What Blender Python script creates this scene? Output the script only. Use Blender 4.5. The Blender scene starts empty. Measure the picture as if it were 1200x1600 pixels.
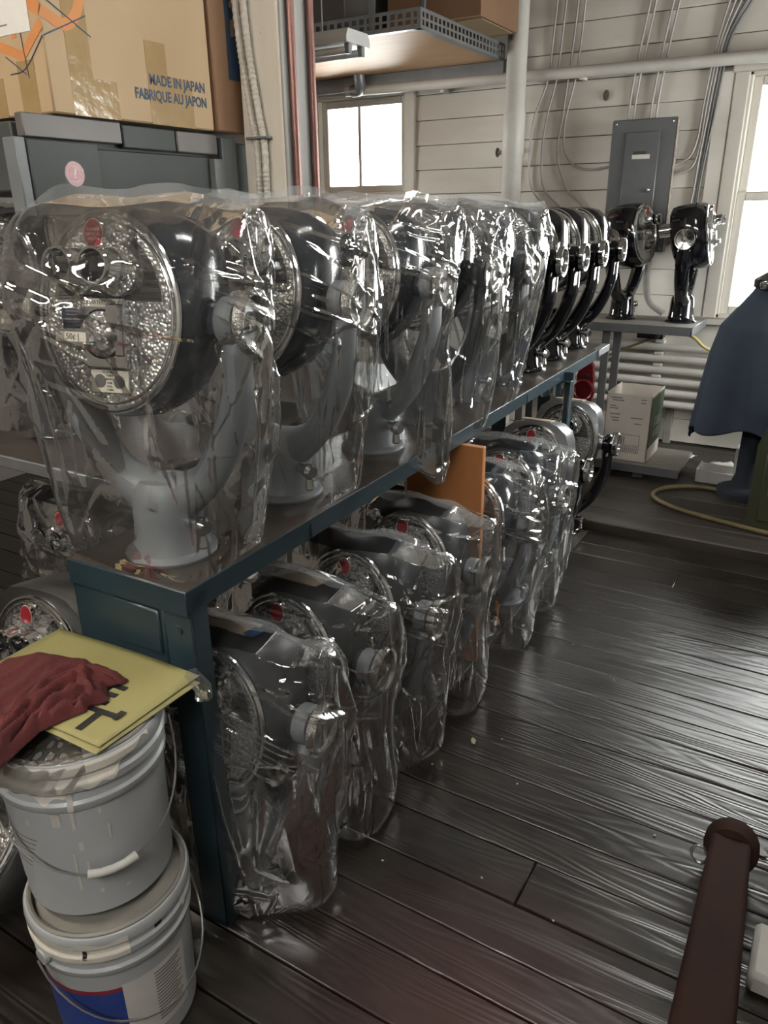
import bpy, bmesh, math, random
import numpy as np
from mathutils import Vector, Matrix, Euler

random.seed(7)
rng = np.random.default_rng(11)
S = bpy.context.scene
COL = S.collection
PI = math.pi
R = math.radians

# ------------------------------------------------------------------ camera
cam = bpy.data.cameras.new('camera')
co = bpy.data.objects.new('camera', cam)
COL.objects.link(co)
S.camera = co
cam.sensor_fit = 'VERTICAL'
cam.sensor_height = 36.0
cam.lens = 36.0 * 1183.25 / 1600.0
cam.clip_start = 0.02
_p, _r, _y = 0.3771545, -0.0117343, 0.5424457
_fw = Vector((-math.sin(_y) * math.cos(_p), math.cos(_y) * math.cos(_p), -math.sin(_p)))
_rt = Vector((math.cos(_y), math.sin(_y), 0))
_up = _rt.cross(_fw)
_r2 = _rt * math.cos(_r) + _up * math.sin(_r)
_u2 = -_rt * math.sin(_r) + _up * math.cos(_r)
co.matrix_world = Matrix(((_r2.x, _u2.x, -_fw.x, 0), (_r2.y, _u2.y, -_fw.y, 0), (_r2.z, _u2.z, -_fw.z, 1.6), (0, 0, 0, 1)))

# ------------------------------------------------------------------ sky, window light, exposure
wd = bpy.data.worlds.new('sky')
S.world = wd
wd.use_nodes = True
wd.node_tree.nodes['Background'].inputs[0].default_value = (1.0, 0.985, 0.955, 1)
wd.node_tree.nodes['Background'].inputs[1].default_value = 25.0
S.view_settings.view_transform = 'Standard'
S.view_settings.look = 'None'
S.view_settings.gamma = 1
S.view_settings.use_curve_mapping = False
S.view_settings.exposure = 0.4
S.cycles.transparent_max_bounces = 48
S.cycles.max_bounces = 8
S.cycles.diffuse_bounces = 4
S.cycles.glossy_bounces = 4
S.cycles.caustics_reflective = False
S.cycles.caustics_refractive = False
S.cycles.sample_clamp_indirect = 6.0

WALL_Y = 5.52
# windows of the room: (name, axis, centre, width, height)
WINS = [(-3.49, 2.08, 0.80, 0.68), (-0.20, 1.645, 1.10, 1.40)]


def portal(loc, rot, sx, sy):
    l = bpy.data.lights.new('window_portal', 'AREA')
    l.shape = 'RECTANGLE'
    l.size, l.size_y = sx, sy
    l.cycles.is_portal = True
    o = bpy.data.objects.new('window_portal', l)
    COL.objects.link(o)
    o.location = loc
    o.rotation_euler = rot


RWALL_X = 2.0
# windows of the right-hand wall: (centre y, centre z, width, height)
RWINS = [(4.55, 1.65, 1.45, 1.5)]
LWALL_X = -4.55
LWINS = [(4.2, 1.75, .8, 1.1)]  # unseen window added to brighten the left part of the far wall
for cy, cz, w, h in LWINS:
    portal((LWALL_X - .10, cy, cz), (R(90), 0, R(-90)), w + .04, h + .04)
for cy, cz, w, h in RWINS:
    portal((RWALL_X + .10, cy, cz), (R(90), 0, R(90)), w + .04, h + .04)
for cx, cz, w, h in WINS:
    portal((cx, WALL_Y + 0.10, cz), (R(-90), 0, 0), w + .04, h + .04)


# ------------------------------------------------------------------ materials
def newmat(name):
    m = bpy.data.materials.new(name)
    m.use_nodes = True
    nt = m.node_tree
    return m, nt, nt.nodes, nt.links, nt.nodes['Principled BSDF']


def ramp(n, stops):
    r = n.new('ShaderNodeValToRGB')
    e = r.color_ramp.elements
    while len(e) > 1:
        e.remove(e[0])
    e[0].position, e[0].color = stops[0][0], (*stops[0][1], 1)
    for p, c in stops[1:]:
        k = e.new(p)
        k.color = (*c, 1)
    return r


def mat(name, c1, c2=None, rough=.5, metal=0., scale=6., bump=0., bscale=60., stretch=(1, 1, 1), rvar=0., coat=0., detail=5., spec=.5):
    m, nt, n, l, b = newmat(name)
    b.inputs['Roughness'].default_value = rough
    b.inputs['Metallic'].default_value = metal
    b.inputs['Coat Weight'].default_value = coat
    b.inputs['Specular IOR Level'].default_value = spec
    tc = n.new('ShaderNodeTexCoord')
    mp = n.new('ShaderNodeMapping')
    mp.inputs['Scale'].default_value = stretch
    l.new(tc.outputs['Object'], mp.inputs['Vector'])
    nz = n.new('ShaderNodeTexNoise')
    nz.inputs['Scale'].default_value = scale
    nz.inputs['Detail'].default_value = detail
    nz.inputs['Roughness'].default_value = .62
    l.new(mp.outputs[0], nz.inputs['Vector'])
    if c2 is None:
        c2 = tuple(x * .8 for x in c1)
    rp = ramp(n, [(.3, c2), (.7, c1)])
    l.new(nz.outputs['Fac'], rp.inputs[0])
    l.new(rp.outputs[0], b.inputs['Base Color'])
    if rvar:
        mr = n.new('ShaderNodeMapRange')
        mr.inputs[3].default_value = max(.02, rough - rvar)
        mr.inputs[4].default_value = min(1, rough + rvar)
        l.new(nz.outputs['Fac'], mr.inputs[0])
        l.new(mr.outputs[0], b.inputs['Roughness'])
    if bump:
        n2 = n.new('ShaderNodeTexNoise')
        n2.inputs['Scale'].default_value = bscale
        n2.inputs['Detail'].default_value = 4
        l.new(mp.outputs[0], n2.inputs['Vector'])
        bp = n.new('ShaderNodeBump')
        bp.inputs['Strength'].default_value = bump
        bp.inputs['Distance'].default_value = .004
        l.new(n2.outputs['Fac'], bp.inputs['Height'])
        l.new(bp.outputs[0], b.inputs['Normal'])
    return m


def hammered(name, col, rough, scale, dist=.0025):
    m, nt, n, l, b = newmat(name)
    b.inputs['Metallic'].default_value = .62
    b.inputs['Roughness'].default_value = rough
    b.inputs['Base Color'].default_value = (*col, 1)
    tc = n.new('ShaderNodeTexCoord')
    v = n.new('ShaderNodeTexVoronoi')
    v.feature = 'SMOOTH_F1'
    v.inputs['Scale'].default_value = scale
    v.inputs['Smoothness'].default_value = .35
    l.new(tc.outputs['Object'], v.inputs['Vector'])
    rp = ramp(n, [(.0, (1, 1, 1)), (.75, (0, 0, 0))])
    l.new(v.outputs['Distance'], rp.inputs[0])
    bp = n.new('ShaderNodeBump')
    bp.inputs['Strength'].default_value = 1
    bp.inputs['Distance'].default_value = dist
    l.new(rp.outputs[0], bp.inputs['Height'])
    l.new(bp.outputs[0], b.inputs['Normal'])
    cm = ramp(n, [(.15, col), (.8, tuple(x * .35 for x in col))])
    l.new(v.outputs['Distance'], cm.inputs[0])
    l.new(cm.outputs[0], b.inputs['Base Color'])
    return m


def ribbed(name, col, rough):
    m, nt, n, l, b = newmat(name)
    b.inputs['Metallic'].default_value = .4
    b.inputs['Roughness'].default_value = rough
    tc = n.new('ShaderNodeTexCoord')
    mp = n.new('ShaderNodeMapping')
    mp.inputs['Scale'].default_value = (9, 1, 150)
    l.new(tc.outputs['Object'], mp.inputs['Vector'])
    nz = n.new('ShaderNodeTexNoise')
    nz.inputs['Scale'].default_value = 1.0
    nz.inputs['Detail'].default_value = 3
    l.new(mp.outputs[0], nz.inputs['Vector'])
    rp = ramp(n, [(.35, tuple(x * .35 for x in col)), (.7, col)])
    l.new(nz.outputs['Fac'], rp.inputs[0])
    l.new(rp.outputs[0], b.inputs['Base Color'])
    bp = n.new('ShaderNodeBump')
    bp.inputs['Strength'].default_value = 1
    bp.inputs['Distance'].default_value = .003
    l.new(nz.outputs['Fac'], bp.inputs['Height'])
    l.new(bp.outputs[0], b.inputs['Normal'])
    return m


def plastic_film(name, haze=.030, gloss=.0, rough=.040, tint=(.955, .96, .965), scale=30., bdist=.001):
    m, nt, n, l, b = newmat(name)
    n.remove(b)
    out = n['Material Output']
    tc = n.new('ShaderNodeTexCoord')
    nz = n.new('ShaderNodeTexNoise')
    nz.inputs['Scale'].default_value = scale
    nz.inputs['Detail'].default_value = 3
    nz.inputs['Distortion'].default_value = .6
    l.new(tc.outputs['Object'], nz.inputs['Vector'])
    bp = n.new('ShaderNodeBump')
    bp.inputs['Strength'].default_value = .55
    bp.inputs['Distance'].default_value = bdist
    l.new(nz.outputs['Fac'], bp.inputs['Height'])
    tr = n.new('ShaderNodeBsdfTransparent')
    tr.inputs[0].default_value = (*tint, 1)
    gl = n.new('ShaderNodeBsdfGlossy')
    gl.inputs['Roughness'].default_value = rough
    gl.inputs[0].default_value = (1, 1, 1, 1)
    l.new(bp.outputs[0], gl.inputs['Normal'])
    df = n.new('ShaderNodeBsdfDiffuse')
    df.inputs[0].default_value = (.82, .84, .86, 1)
    tl = n.new('ShaderNodeBsdfTranslucent')
    tl.inputs[0].default_value = (.82, .84, .86, 1)
    m0 = n.new('ShaderNodeMixShader')
    m0.inputs[0].default_value = .45
    l.new(df.outputs[0], m0.inputs[1])
    l.new(tl.outputs[0], m0.inputs[2])
    lw = n.new('ShaderNodeLayerWeight')
    lw.inputs['Blend'].default_value = .35
    mh = n.new('ShaderNodeMapRange')
    mh.inputs[3].default_value = haze
    mh.inputs[4].default_value = min(.9, haze + .10)
    l.new(lw.outputs['Facing'], mh.inputs[0])
    m1 = n.new('ShaderNodeMixShader')
    l.new(mh.outputs[0], m1.inputs[0])
    l.new(tr.outputs[0], m1.inputs[1])
    l.new(m0.outputs[0], m1.inputs[2])
    fr = n.new('ShaderNodeFresnel')
    fr.inputs['IOR'].default_value = 1.5
    l.new(bp.outputs[0], fr.inputs['Normal'])
    mx = n.new('ShaderNodeMath')
    mx.operation = 'MULTIPLY_ADD'
    mx.inputs[1].default_value = .66
    mx.inputs[2].default_value = gloss
    mx.use_clamp = True
    l.new(fr.outputs[0], mx.inputs[0])
    m2 = n.new('ShaderNodeMixShader')
    l.new(mx.outputs[0], m2.inputs[0])
    l.new(m1.outputs[0], m2.inputs[1])
    l.new(gl.outputs[0], m2.inputs[2])
    l.new(m2.outputs[0], out.inputs[0])
    return m


def wood_floor(name):
    """old dark boards: long grain, worn ridges, satin oily sheen"""
    m, nt, n, l, b = newmat(name)
    b.inputs['Specular IOR Level'].default_value = .62
    tc = n.new('ShaderNodeTexCoord')
    oi = n.new('ShaderNodeObjectInfo')
    add = n.new('ShaderNodeVectorMath')
    add.operation = 'ADD'
    sc = n.new('ShaderNodeVectorMath')
    sc.operation = 'SCALE'
    sc.inputs[0].default_value = (7.3, 3.1, 1.7)
    l.new(oi.outputs['Random'], sc.inputs['Scale'])
    l.new(tc.outputs['Object'], add.inputs[0])
    l.new(sc.outputs[0], add.inputs[1])
    mp = n.new('ShaderNodeMapping')
    mp.inputs['Scale'].default_value = (.8, 9.0, 4)
    l.new(add.outputs[0], mp.inputs['Vector'])
    nz = n.new('ShaderNodeTexNoise')
    nz.inputs['Scale'].default_value = 1.1
    nz.inputs['Detail'].default_value = 1.5
    nz.inputs['Distortion'].default_value = .25
    l.new(mp.outputs[0], nz.inputs['Vector'])
    mu = n.new('ShaderNodeMath')
    mu.operation = 'MULTIPLY'
    mu.inputs[1].default_value = 16
    l.new(nz.outputs['Fac'], mu.inputs[0])
    sn = n.new('ShaderNodeMath')
    sn.operation = 'SINE'
    mm = n.new('ShaderNodeMath')
    mm.operation = 'MULTIPLY'
    mm.inputs[1].default_value = 6.283
    l.new(mu.outputs[0], mm.inputs[0])
    l.new(mm.outputs[0], sn.inputs[0])
    nb = n.new('ShaderNodeTexNoise')
    nb.inputs['Scale'].default_value = 3.0
    nb.inputs['Detail'].default_value = 8
    nb.inputs['Roughness'].default_value = .7
    l.new(add.outputs[0], nb.inputs['Vector'])
    rp = ramp(n, [(.30, (.008, .0058, .0043)), (.55, (.022, .0165, .0125)), (.78, (.042, .033, .026))])
    l.new(nb.outputs['Fac'], rp.inputs[0])
    g = n.new('ShaderNodeMapRange')
    g.inputs[1].default_value = -1
    g.inputs[3].default_value = .72
    g.inputs[4].default_value = 1.12
    l.new(sn.outputs[0], g.inputs[0])
    mc = n.new('ShaderNodeMix')
    mc.data_type = 'RGBA'
    mc.blend_type = 'MULTIPLY'
    mc.inputs[0].default_value = 1
    l.new(rp.outputs[0], mc.inputs[6])
    l.new(g.outputs[0], mc.inputs[7])
    # reddish patch on the near boards, fading outward
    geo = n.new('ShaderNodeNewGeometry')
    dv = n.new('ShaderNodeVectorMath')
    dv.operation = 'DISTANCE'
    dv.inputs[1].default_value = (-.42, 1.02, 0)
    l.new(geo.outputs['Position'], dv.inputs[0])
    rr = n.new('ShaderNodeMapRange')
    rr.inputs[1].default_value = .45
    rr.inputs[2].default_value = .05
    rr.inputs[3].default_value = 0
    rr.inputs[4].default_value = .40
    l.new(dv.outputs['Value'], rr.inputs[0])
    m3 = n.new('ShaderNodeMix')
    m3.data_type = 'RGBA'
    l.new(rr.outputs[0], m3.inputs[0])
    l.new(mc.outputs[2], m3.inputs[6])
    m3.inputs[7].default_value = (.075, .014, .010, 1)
    l.new(m3.outputs[2], b.inputs['Base Color'])
    ro = n.new('ShaderNodeMapRange')
    ro.inputs[3].default_value = .22
    ro.inputs[4].default_value = .44
    l.new(nb.outputs['Fac'], ro.inputs[0])
    l.new(ro.outputs[0], b.inputs['Roughness'])
    hs = n.new('ShaderNodeMath')
    hs.operation = 'MULTIPLY_ADD'
    hs.inputs[1].default_value = .22
    l.new(sn.outputs[0], hs.inputs[0])
    l.new(nb.outputs['Fac'], hs.inputs[2])
    bp = n.new('ShaderNodeBump')
    bp.inputs['Strength'].default_value = .30
    bp.inputs['Distance'].default_value = .005
    l.new(hs.outputs[0], bp.inputs['Height'])
    l.new(bp.outputs[0], b.inputs['Normal'])
    return m


def peeling(name, base, under, amount=.72, stretch=(1, 1, .25), rough=.6):
    """old paint flaking off boards"""
    m, nt, n, l, b = newmat(name)
    tc = n.new('ShaderNodeTexCoord')
    mp = n.new('ShaderNodeMapping')
    mp.inputs['Scale'].default_value = stretch
    l.new(tc.outputs['Object'], mp.inputs['Vector'])
    nz = n.new('ShaderNodeTexNoise')
    nz.inputs['Scale'].default_value = 22
    nz.inputs['Detail'].default_value = 8
    nz.inputs['Roughness'].default_value = .7
    l.new(mp.outputs[0], nz.inputs['Vector'])
    rp = ramp(n, [(0, base), (amount - .02, base), (amount, under), (1, under)])
    l.new(nz.outputs['Fac'], rp.inputs[0])
    n2 = n.new('ShaderNodeTexNoise')
    n2.inputs['Scale'].default_value = 2.5
    n2.inputs['Detail'].default_value = 6
    l.new(mp.outputs[0], n2.inputs['Vector'])
    r2 = ramp(n, [(.3, (.72, .70, .67)), (.65, (1, 1, 1))])
    l.new(n2.outputs['Fac'], r2.inputs[0])
    mc = n.new('ShaderNodeMix')
    mc.data_type = 'RGBA'
    mc.blend_type = 'MULTIPLY'
    mc.inputs[0].default_value = 1
    l.new(rp.outputs[0], mc.inputs[6])
    l.new(r2.outputs[0], mc.inputs[7])
    l.new(mc.outputs[2], b.inputs['Base Color'])
    b.inputs['Roughness'].default_value = rough
    bp = n.new('ShaderNodeBump')
    bp.inputs['Strength'].default_value = .5
    bp.inputs['Distance'].default_value = .004
    l.new(nz.outputs['Fac'], bp.inputs['Height'])
    l.new(bp.outputs[0], b.inputs['Normal'])
    return m


M = {}
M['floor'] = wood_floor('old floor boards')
M['platform'] = mat('worn platform boards', (.075, .062, .05), (.03, .025, .02), .55, scale=5, stretch=(.6, 5, 2), bump=.5, bscale=12, rvar=.12)
M['siding'] = peeling('white painted siding', (.72, .68, .62), (.34, .30, .25), .74, (.35, 1, 1.2))
M['siding_dark'] = mat('wall backing', (.10, .085, .07), rough=.8)
M['trimwhite'] = peeling('white window trim', (.66, .63, .57), (.33, .29, .25), .75, (1, 1, .3))
M['post'] = peeling('flaking cream post', (.78, .74, .66), (.22, .17, .12), .66, (1.2, 1.2, .3))
M['post_grey'] = peeling('grey post side', (.36, .36, .35), (.05, .07, .06), .74, (1, 1, .35))  # side face greyer and darker than the cream front
M['whitepipe'] = mat('white painted pipe', (.60, .575, .53), (.48, .45, .41), .5, scale=4, bump=.25, bscale=30)
M['copper'] = mat('old copper pipe', (.24, .12, .10), (.15, .08, .07), .38, metal=.6, scale=8)
M['flex'] = mat('cream flexible conduit', (.60, .57, .52), (.5, .47, .42), .5)
M['cable'] = mat('dirty white cable', (.45, .43, .40), (.30, .28, .26), .6)
M['cable_dark'] = mat('dark grey cable', (.16, .15, .15), (.1, .1, .1), .6)
M['ceil'] = mat('dark ceiling boards', (.16, .14, .12), (.10, .09, .08), .8, scale=3)
M['wallplain'] = mat('dim plaster', (.30, .28, .25), (.22, .20, .18), .8, scale=2)
M['navy'] = mat('dark slate enamel', (.030, .034, .042), (.018, .021, .027), .16, scale=3, coat=.3)
M['grey'] = mat('grey primer paint', (.205, .218, .228), (.17, .182, .192), .42, scale=5)
M['greydark'] = mat('charcoal paint', (.028, .030, .033), (.02, .021, .023), .36, scale=5, spec=.35)
M['black'] = mat('black gloss enamel', (.006, .006, .008), (.004, .004, .005), .09, scale=3, coat=.6)
M['chrome'] = mat('polished chrome', (.80, .80, .79), (.70, .70, .69), .11, metal=1, scale=8)
M['knurl'] = hammered('knurled chrome', (.72, .70, .66), .25, 330, .0012)
M['steel'] = mat('brushed aluminium', (.50, .51, .52), (.40, .41, .42), .30, metal=1, scale=4, stretch=(1, 20, 1))
M['hammer'] = hammered('hammered chrome', (.70, .69, .66), .30, 150)
M['hammerdark'] = hammered('hammered dark chrome', (.46, .45, .43), .30, 150)
M['rib'] = ribbed('ribbed dark metal', (.075, .072, .066), .45)
M['darkhole'] = mat('dark glass', (.006, .006, .008), rough=.05, coat=1)
M['red'] = mat('red enamel', (.30, .018, .030), (.24, .014, .024), .3)
M['cream'] = mat('cream label', (.66, .62, .52), (.58, .54, .45), .4)
M['ink'] = mat('black ink', (.012, .012, .012), rough=.5)
M['navyink'] = mat('navy printed plate', (.02, .025, .05), rough=.3)
M['whiteink'] = mat('white print', (.72, .70, .67), rough=.5)
M['bag'] = plastic_film('clear poly bag')
M['seam'] = plastic_film('sealed bag edge', haze=.22, gloss=.04, rough=.08, tint=(.93, .935, .94), scale=30, bdist=.002)
M['bagdark'] = plastic_film('heavier clear poly bag', haze=.03, gloss=.02, rough=.08, tint=(.86, .87, .88), scale=26, bdist=.004)
M['bench'] = mat('dark teal bench paint', (.026, .048, .060), (.016, .031, .040), .34, scale=7, bump=.1, bscale=40, rvar=.08)
M['benchtop'] = mat('oily brown bench top', (.075, .058, .045), (.022, .018, .015), .38, scale=9, bump=.4, bscale=35, rvar=.12)
M['orangewood'] = mat('orange pine board', (.62, .27, .10), (.48, .19, .065), .45, scale=3, stretch=(2, 14, .5), bump=.1)
M['card'] = mat('brown cardboard', (.42, .30, .175), (.37, .26, .15), .75, scale=2, bump=.12, bscale=14)
M['card2'] = mat('dark brown cardboard', (.24, .135, .075), (.20, .11, .06), .75, scale=2, bump=.1, bscale=14)
M['tape'] = mat('brown parcel tape', (.34, .235, .115), (.30, .20, .095), .16, scale=12, bump=.5, bscale=24)
M['masking'] = mat('tan masking tape', (.52, .42, .29), (.44, .35, .24), .6)
M['bluetape'] = mat('blue tape', (.03, .12, .28), (.02, .09, .22), .5)
M['orangeink'] = mat('faded orange print', (.55, .22, .07), (.48, .19, .06), .7)
M['blueink'] = mat('blue print', (.07, .09, .30), rough=.6)
M['blueblock'] = mat('dark blue print', (.020, .045, .085), (.015, .035, .065), .6)
M['tanink'] = mat('tan print', (.30, .20, .12), rough=.7)
M['paper'] = mat('white paper', (.72, .70, .67), (.62, .60, .57), .6)
M['cab'] = mat('grey steel cabinet', (.060, .066, .063), (.042, .047, .045), .55, scale=3, rvar=.06, spec=.3)
M['cablight'] = mat('pale grey steel', (.17, .182, .185), (.13, .14, .145), .45, scale=4)
M['cabbrown'] = mat('brown grey steel', (.13, .115, .105), (.09, .08, .073), .45, scale=4)
M['pail'] = mat('grey pail plastic', (.46, .48, .49), (.41, .43, .44), .36, scale=3)
M['pailpaint'] = peeling('cream paint smear', (.88, .85, .77), (.70, .67, .60), .82, (1, 1, 1), .5)
M['drip'] = mat('white paint drip', (.66, .63, .57), rough=.5)
M['lid'] = mat('dull pail lid', (.30, .28, .25), (.20, .19, .17), .45, scale=6)
M['wire'] = mat('galvanised wire', (.55, .55, .54), rough=.3, metal=1)
M['grip'] = mat('white plastic grip', (.62, .61, .58), (.54, .53, .50), .45)
M['pailblue'] = mat('blue pail label', (.020, .055, .28), (.015, .04, .22), .4)
M['folder'] = mat('yellow folder card', (.34, .305, .125), (.30, .27, .105), .6, scale=6)
M['rag'] = mat('red shop rag', (.115, .019, .019), (.07, .011, .012), .85, scale=14, bump=.5, bscale=300)
M['panel'] = mat('grey electrical panel', (.115, .120, .125), (.085, .09, .095), .4, scale=5)
M['chipped'] = mat('chipped bare metal', (.50, .40, .33), (.10, .10, .10), .5, scale=28, detail=8)
M['greysteel'] = mat('grey bench steel', (.16, .165, .17), (.115, .12, .125), .4, scale=4)
M['shelfwood'] = mat('grey worn plank', (.34, .32, .285), (.22, .205, .18), .6, scale=5, stretch=(1, 8, 4))
M['ply'] = mat('plywood underside', (.44, .27, .15), (.36, .21, .11), .6, scale=2.5, stretch=(1, 9, 3))
M['galv'] = mat('slotted angle steel', (.25, .255, .26), (.19, .195, .20), .45, metal=.4)
M['lampbody'] = mat('lamp housing grey', (.50, .50, .48), (.42, .42, .40), .45)
M['tube'] = mat('fluorescent tube glass', (.72, .73, .72), rough=.25)
M['whitebox'] = mat('white carton', (.80, .74, .67), (.72, .66, .60), .7)
M['greenink'] = mat('green carton print', (.075, .115, .060), (.06, .095, .05), .55)
M['greyink'] = mat('grey carton print', (.25, .22, .20), rough=.7)
M['coat'] = mat('blue grey cover cloth', (.042, .056, .086), (.033, .045, .070), .85, scale=5, bump=.2, bscale=220)
M['coatdark'] = mat('dark navy cloth', (.018, .024, .036), rough=.85)
M['olive'] = mat('olive drab paint', (.060, .066, .032), (.045, .05, .024), .5, scale=4)
M['hose'] = mat('tan rubber hose', (.26, .205, .095), (.17, .13, .065), .5, scale=10)
M['yellowcord'] = mat('yellow cord', (.55, .46, .16), rough=.5)
M['rust'] = mat('red brown wood beam', (.030, .011, .006), (.016, .006, .004), .8, scale=6, stretch=(1, .4, 1), spec=.15)
M['redpaint'] = mat('red machine paint', (.26, .012, .022), (.20, .01, .016), .35)
M['pipeblue'] = mat('blue grey downpipe', (.020, .032, .040), rough=.6)
M['leaf'] = mat('dry leaf', (.40, .36, .22), rough=.7)
M['chip'] = mat('pale paint chip', (.52, .50, .46), rough=.7)


def glass_mat():
    m, nt, n, l, b = newmat('window glass')
    n.remove(b)
    out = n['Material Output']
    tr = n.new('ShaderNodeBsdfTransparent')
    gl = n.new('ShaderNodeBsdfGlossy')
    gl.inputs['Roughness'].default_value = .02
    fr = n.new('ShaderNodeFresnel')
    mx = n.new('ShaderNodeMixShader')
    tr.inputs[0].default_value = (.93, .95, .95, 1)
    l.new(fr.outputs[0], mx.inputs[0])
    l.new(tr.outputs[0], mx.inputs[1])
    l.new(gl.outputs[0], mx.inputs[2])
    l.new(mx.outputs[0], out.inputs[0])
    return m


M['glass'] = glass_mat()


# ------------------------------------------------------------------ mesh helpers
def link(o, parent=None):
    COL.objects.link(o)
    if parent is not None:
        o.parent = parent
    return o


def smooth_by_angle(me, ang=38):
    me.polygons.foreach_set('use_smooth', [True] * len(me.polygons))
    bm = bmesh.new()
    bm.from_mesh(me)
    a = R(ang)
    for e in bm.edges:
        e.smooth = not (len(e.link_faces) == 2 and e.calc_face_angle(0) > a)
    bm.to_mesh(me)
    bm.free()


def obj(name, bm, m, parent=None, smooth=True, ang=38):
    me = bpy.data.meshes.new(name)
    bmesh.ops.recalc_face_normals(bm, faces=bm.faces)
    bm.to_mesh(me)
    bm.free()
    if isinstance(m, str):
        m = M[m]
    me.materials.append(m)
    if smooth:
        smooth_by_angle(me, ang)
    return link(bpy.data.objects.new(name, me), parent)


def empty(name, loc=(0, 0, 0), rz=0., rot=None):
    o = bpy.data.objects.new(name, None)
    o.empty_display_size = .05
    COL.objects.link(o)
    o.location = loc
    o.rotation_euler = rot if rot else (0, 0, rz)
    return o


def tag(o, label, cat, group=None, kind=None):
    o['label'] = label
    o['category'] = cat
    if group:
        o['group'] = group
    if kind:
        o['kind'] = kind
    return o


def struct(o, label=None):
    o['kind'] = 'structure'
    if label:
        o['label'] = label
    return o


def bx(bm, lo, hi, bev=0., mtx=None, seg=1):
    c = [(a + b) / 2 for a, b in zip(lo, hi)]
    s = [max(1e-5, abs(b - a)) for a, b in zip(lo, hi)]
    r = bmesh.ops.create_cube(bm, size=1)
    vs = r['verts']
    bmesh.ops.scale(bm, vec=s, verts=vs)
    bmesh.ops.translate(bm, vec=c, verts=vs)
    if bev > 0:
        es = list({e for v in vs for e in v.link_edges})
        rr = bmesh.ops.bevel(bm, geom=es, offset=min(bev, min(s) * .45), segments=seg, affect='EDGES', profile=.5)
        vs = list({v for f in rr['faces'] for v in f.verts} | {v for v in vs if v.is_valid})
    if mtx is not None:
        bmesh.ops.transform(bm, matrix=mtx, verts=[v for v in vs if v.is_valid])
    return bm


def box(name, lo, hi, m, parent=None, bev=.003, mtx=None):
    return obj(name, bx(bmesh.new(), lo, hi, bev, mtx), m, parent)


def AX(origin, axis):
    """matrix taking local z to axis, at origin"""
    q = Vector((0, 0, 1)).rotation_difference(Vector(axis).normalized())
    return Matrix.Translation(origin) @ q.to_matrix().to_4x4()


def lathe(bm, prof, seg=32, mtx=None, sx=1., sy=1.):
    rings = []
    for r, z in prof:
        if r < 1e-6:
            v = bm.verts.new((0, 0, z))
            rings.append([v])
        else:
            rings.append([bm.verts.new((r * sx * math.cos(2 * PI * i / seg), r * sy * math.sin(2 * PI * i / seg), z)) for i in range(seg)])
    for a, b in zip(rings, rings[1:]):
        if len(a) == 1 and len(b) == 1:
            continue
        for i in range(seg):
            j = (i + 1) % seg
            if len(a) == 1:
                bm.faces.new((a[0], b[i], b[j]))
            elif len(b) == 1:
                bm.faces.new((a[i], b[0], a[j]))
            else:
                bm.faces.new((a[i], b[i], b[j], a[j]))
    if mtx is not None:
        bmesh.ops.transform(bm, matrix=mtx, verts=[v for r in rings for v in r])
    return bm


def catmull(pts, n=6):
    P = [Vector(p) for p in pts]
    P = [P[0] * 2 - P[1]] + P + [P[-1] * 2 - P[-2]]
    out = []
    for i in range(1, len(P) - 2):
        for k in range(n):
            t = k / n
            a, b, c, d = P[i - 1], P[i], P[i + 1], P[i + 2]
            out.append(.5 * ((2 * b) + (c - a) * t + (2 * a - 5 * b + 4 * c - d) * t * t + (3 * b - 3 * c + d - a) * t ** 3))
    out.append(P[-2])
    return out


def tube(bm, pts, rad, seg=8, flat=None, caps=True):
    """sweep along pts; rad number or list; flat=(vector, ratio): cross-section stretched along vector"""
    P = [Vector(p) for p in pts]
    n = len(P)
    rs = rad if isinstance(rad, (list, tuple)) else [rad] * n
    T = [(P[min(i + 1, n - 1)] - P[max(i - 1, 0)]).normalized() for i in range(n)]
    if flat:
        U = [(Vector(flat[0]) - T[i] * Vector(flat[0]).dot(T[i])).normalized() for i in range(n)]
    else:
        u = T[0].orthogonal().normalized()
        U = []
        for i in range(n):
            u = (u - T[i] * u.dot(T[i])).normalized()
            U.append(u)
    k = flat[1] if flat else 1.
    rings = []
    for i in range(n):
        v = T[i].cross(U[i])
        rings.append([bm.verts.new(P[i] + (U[i] * math.cos(2 * PI * j / seg) * k + v * math.sin(2 * PI * j / seg)) * rs[i]) for j in range(seg)])
    for a, b in zip(rings, rings[1:]):
        for j in range(seg):
            bm.faces.new((a[j], a[(j + 1) % seg], b[(j + 1) % seg], b[j]))
    if caps:
        bm.faces.new(rings[0])
        bm.faces.new(rings[-1][::-1])
    return bm


def prism(bm, poly, z0, z1, mtx=None):
    a = [bm.verts.new((x, y, z0)) for x, y in poly]
    b = [bm.verts.new((x, y, z1)) for x, y in poly]
    n = len(poly)
    bm.faces.new(a[::-1])
    bm.faces.new(b)
    for i in range(n):
        bm.faces.new((a[i], a[(i + 1) % n], b[(i + 1) % n], b[i]))
    if mtx is not None:
        bmesh.ops.transform(bm, matrix=mtx, verts=a + b)
    return bm


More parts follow.
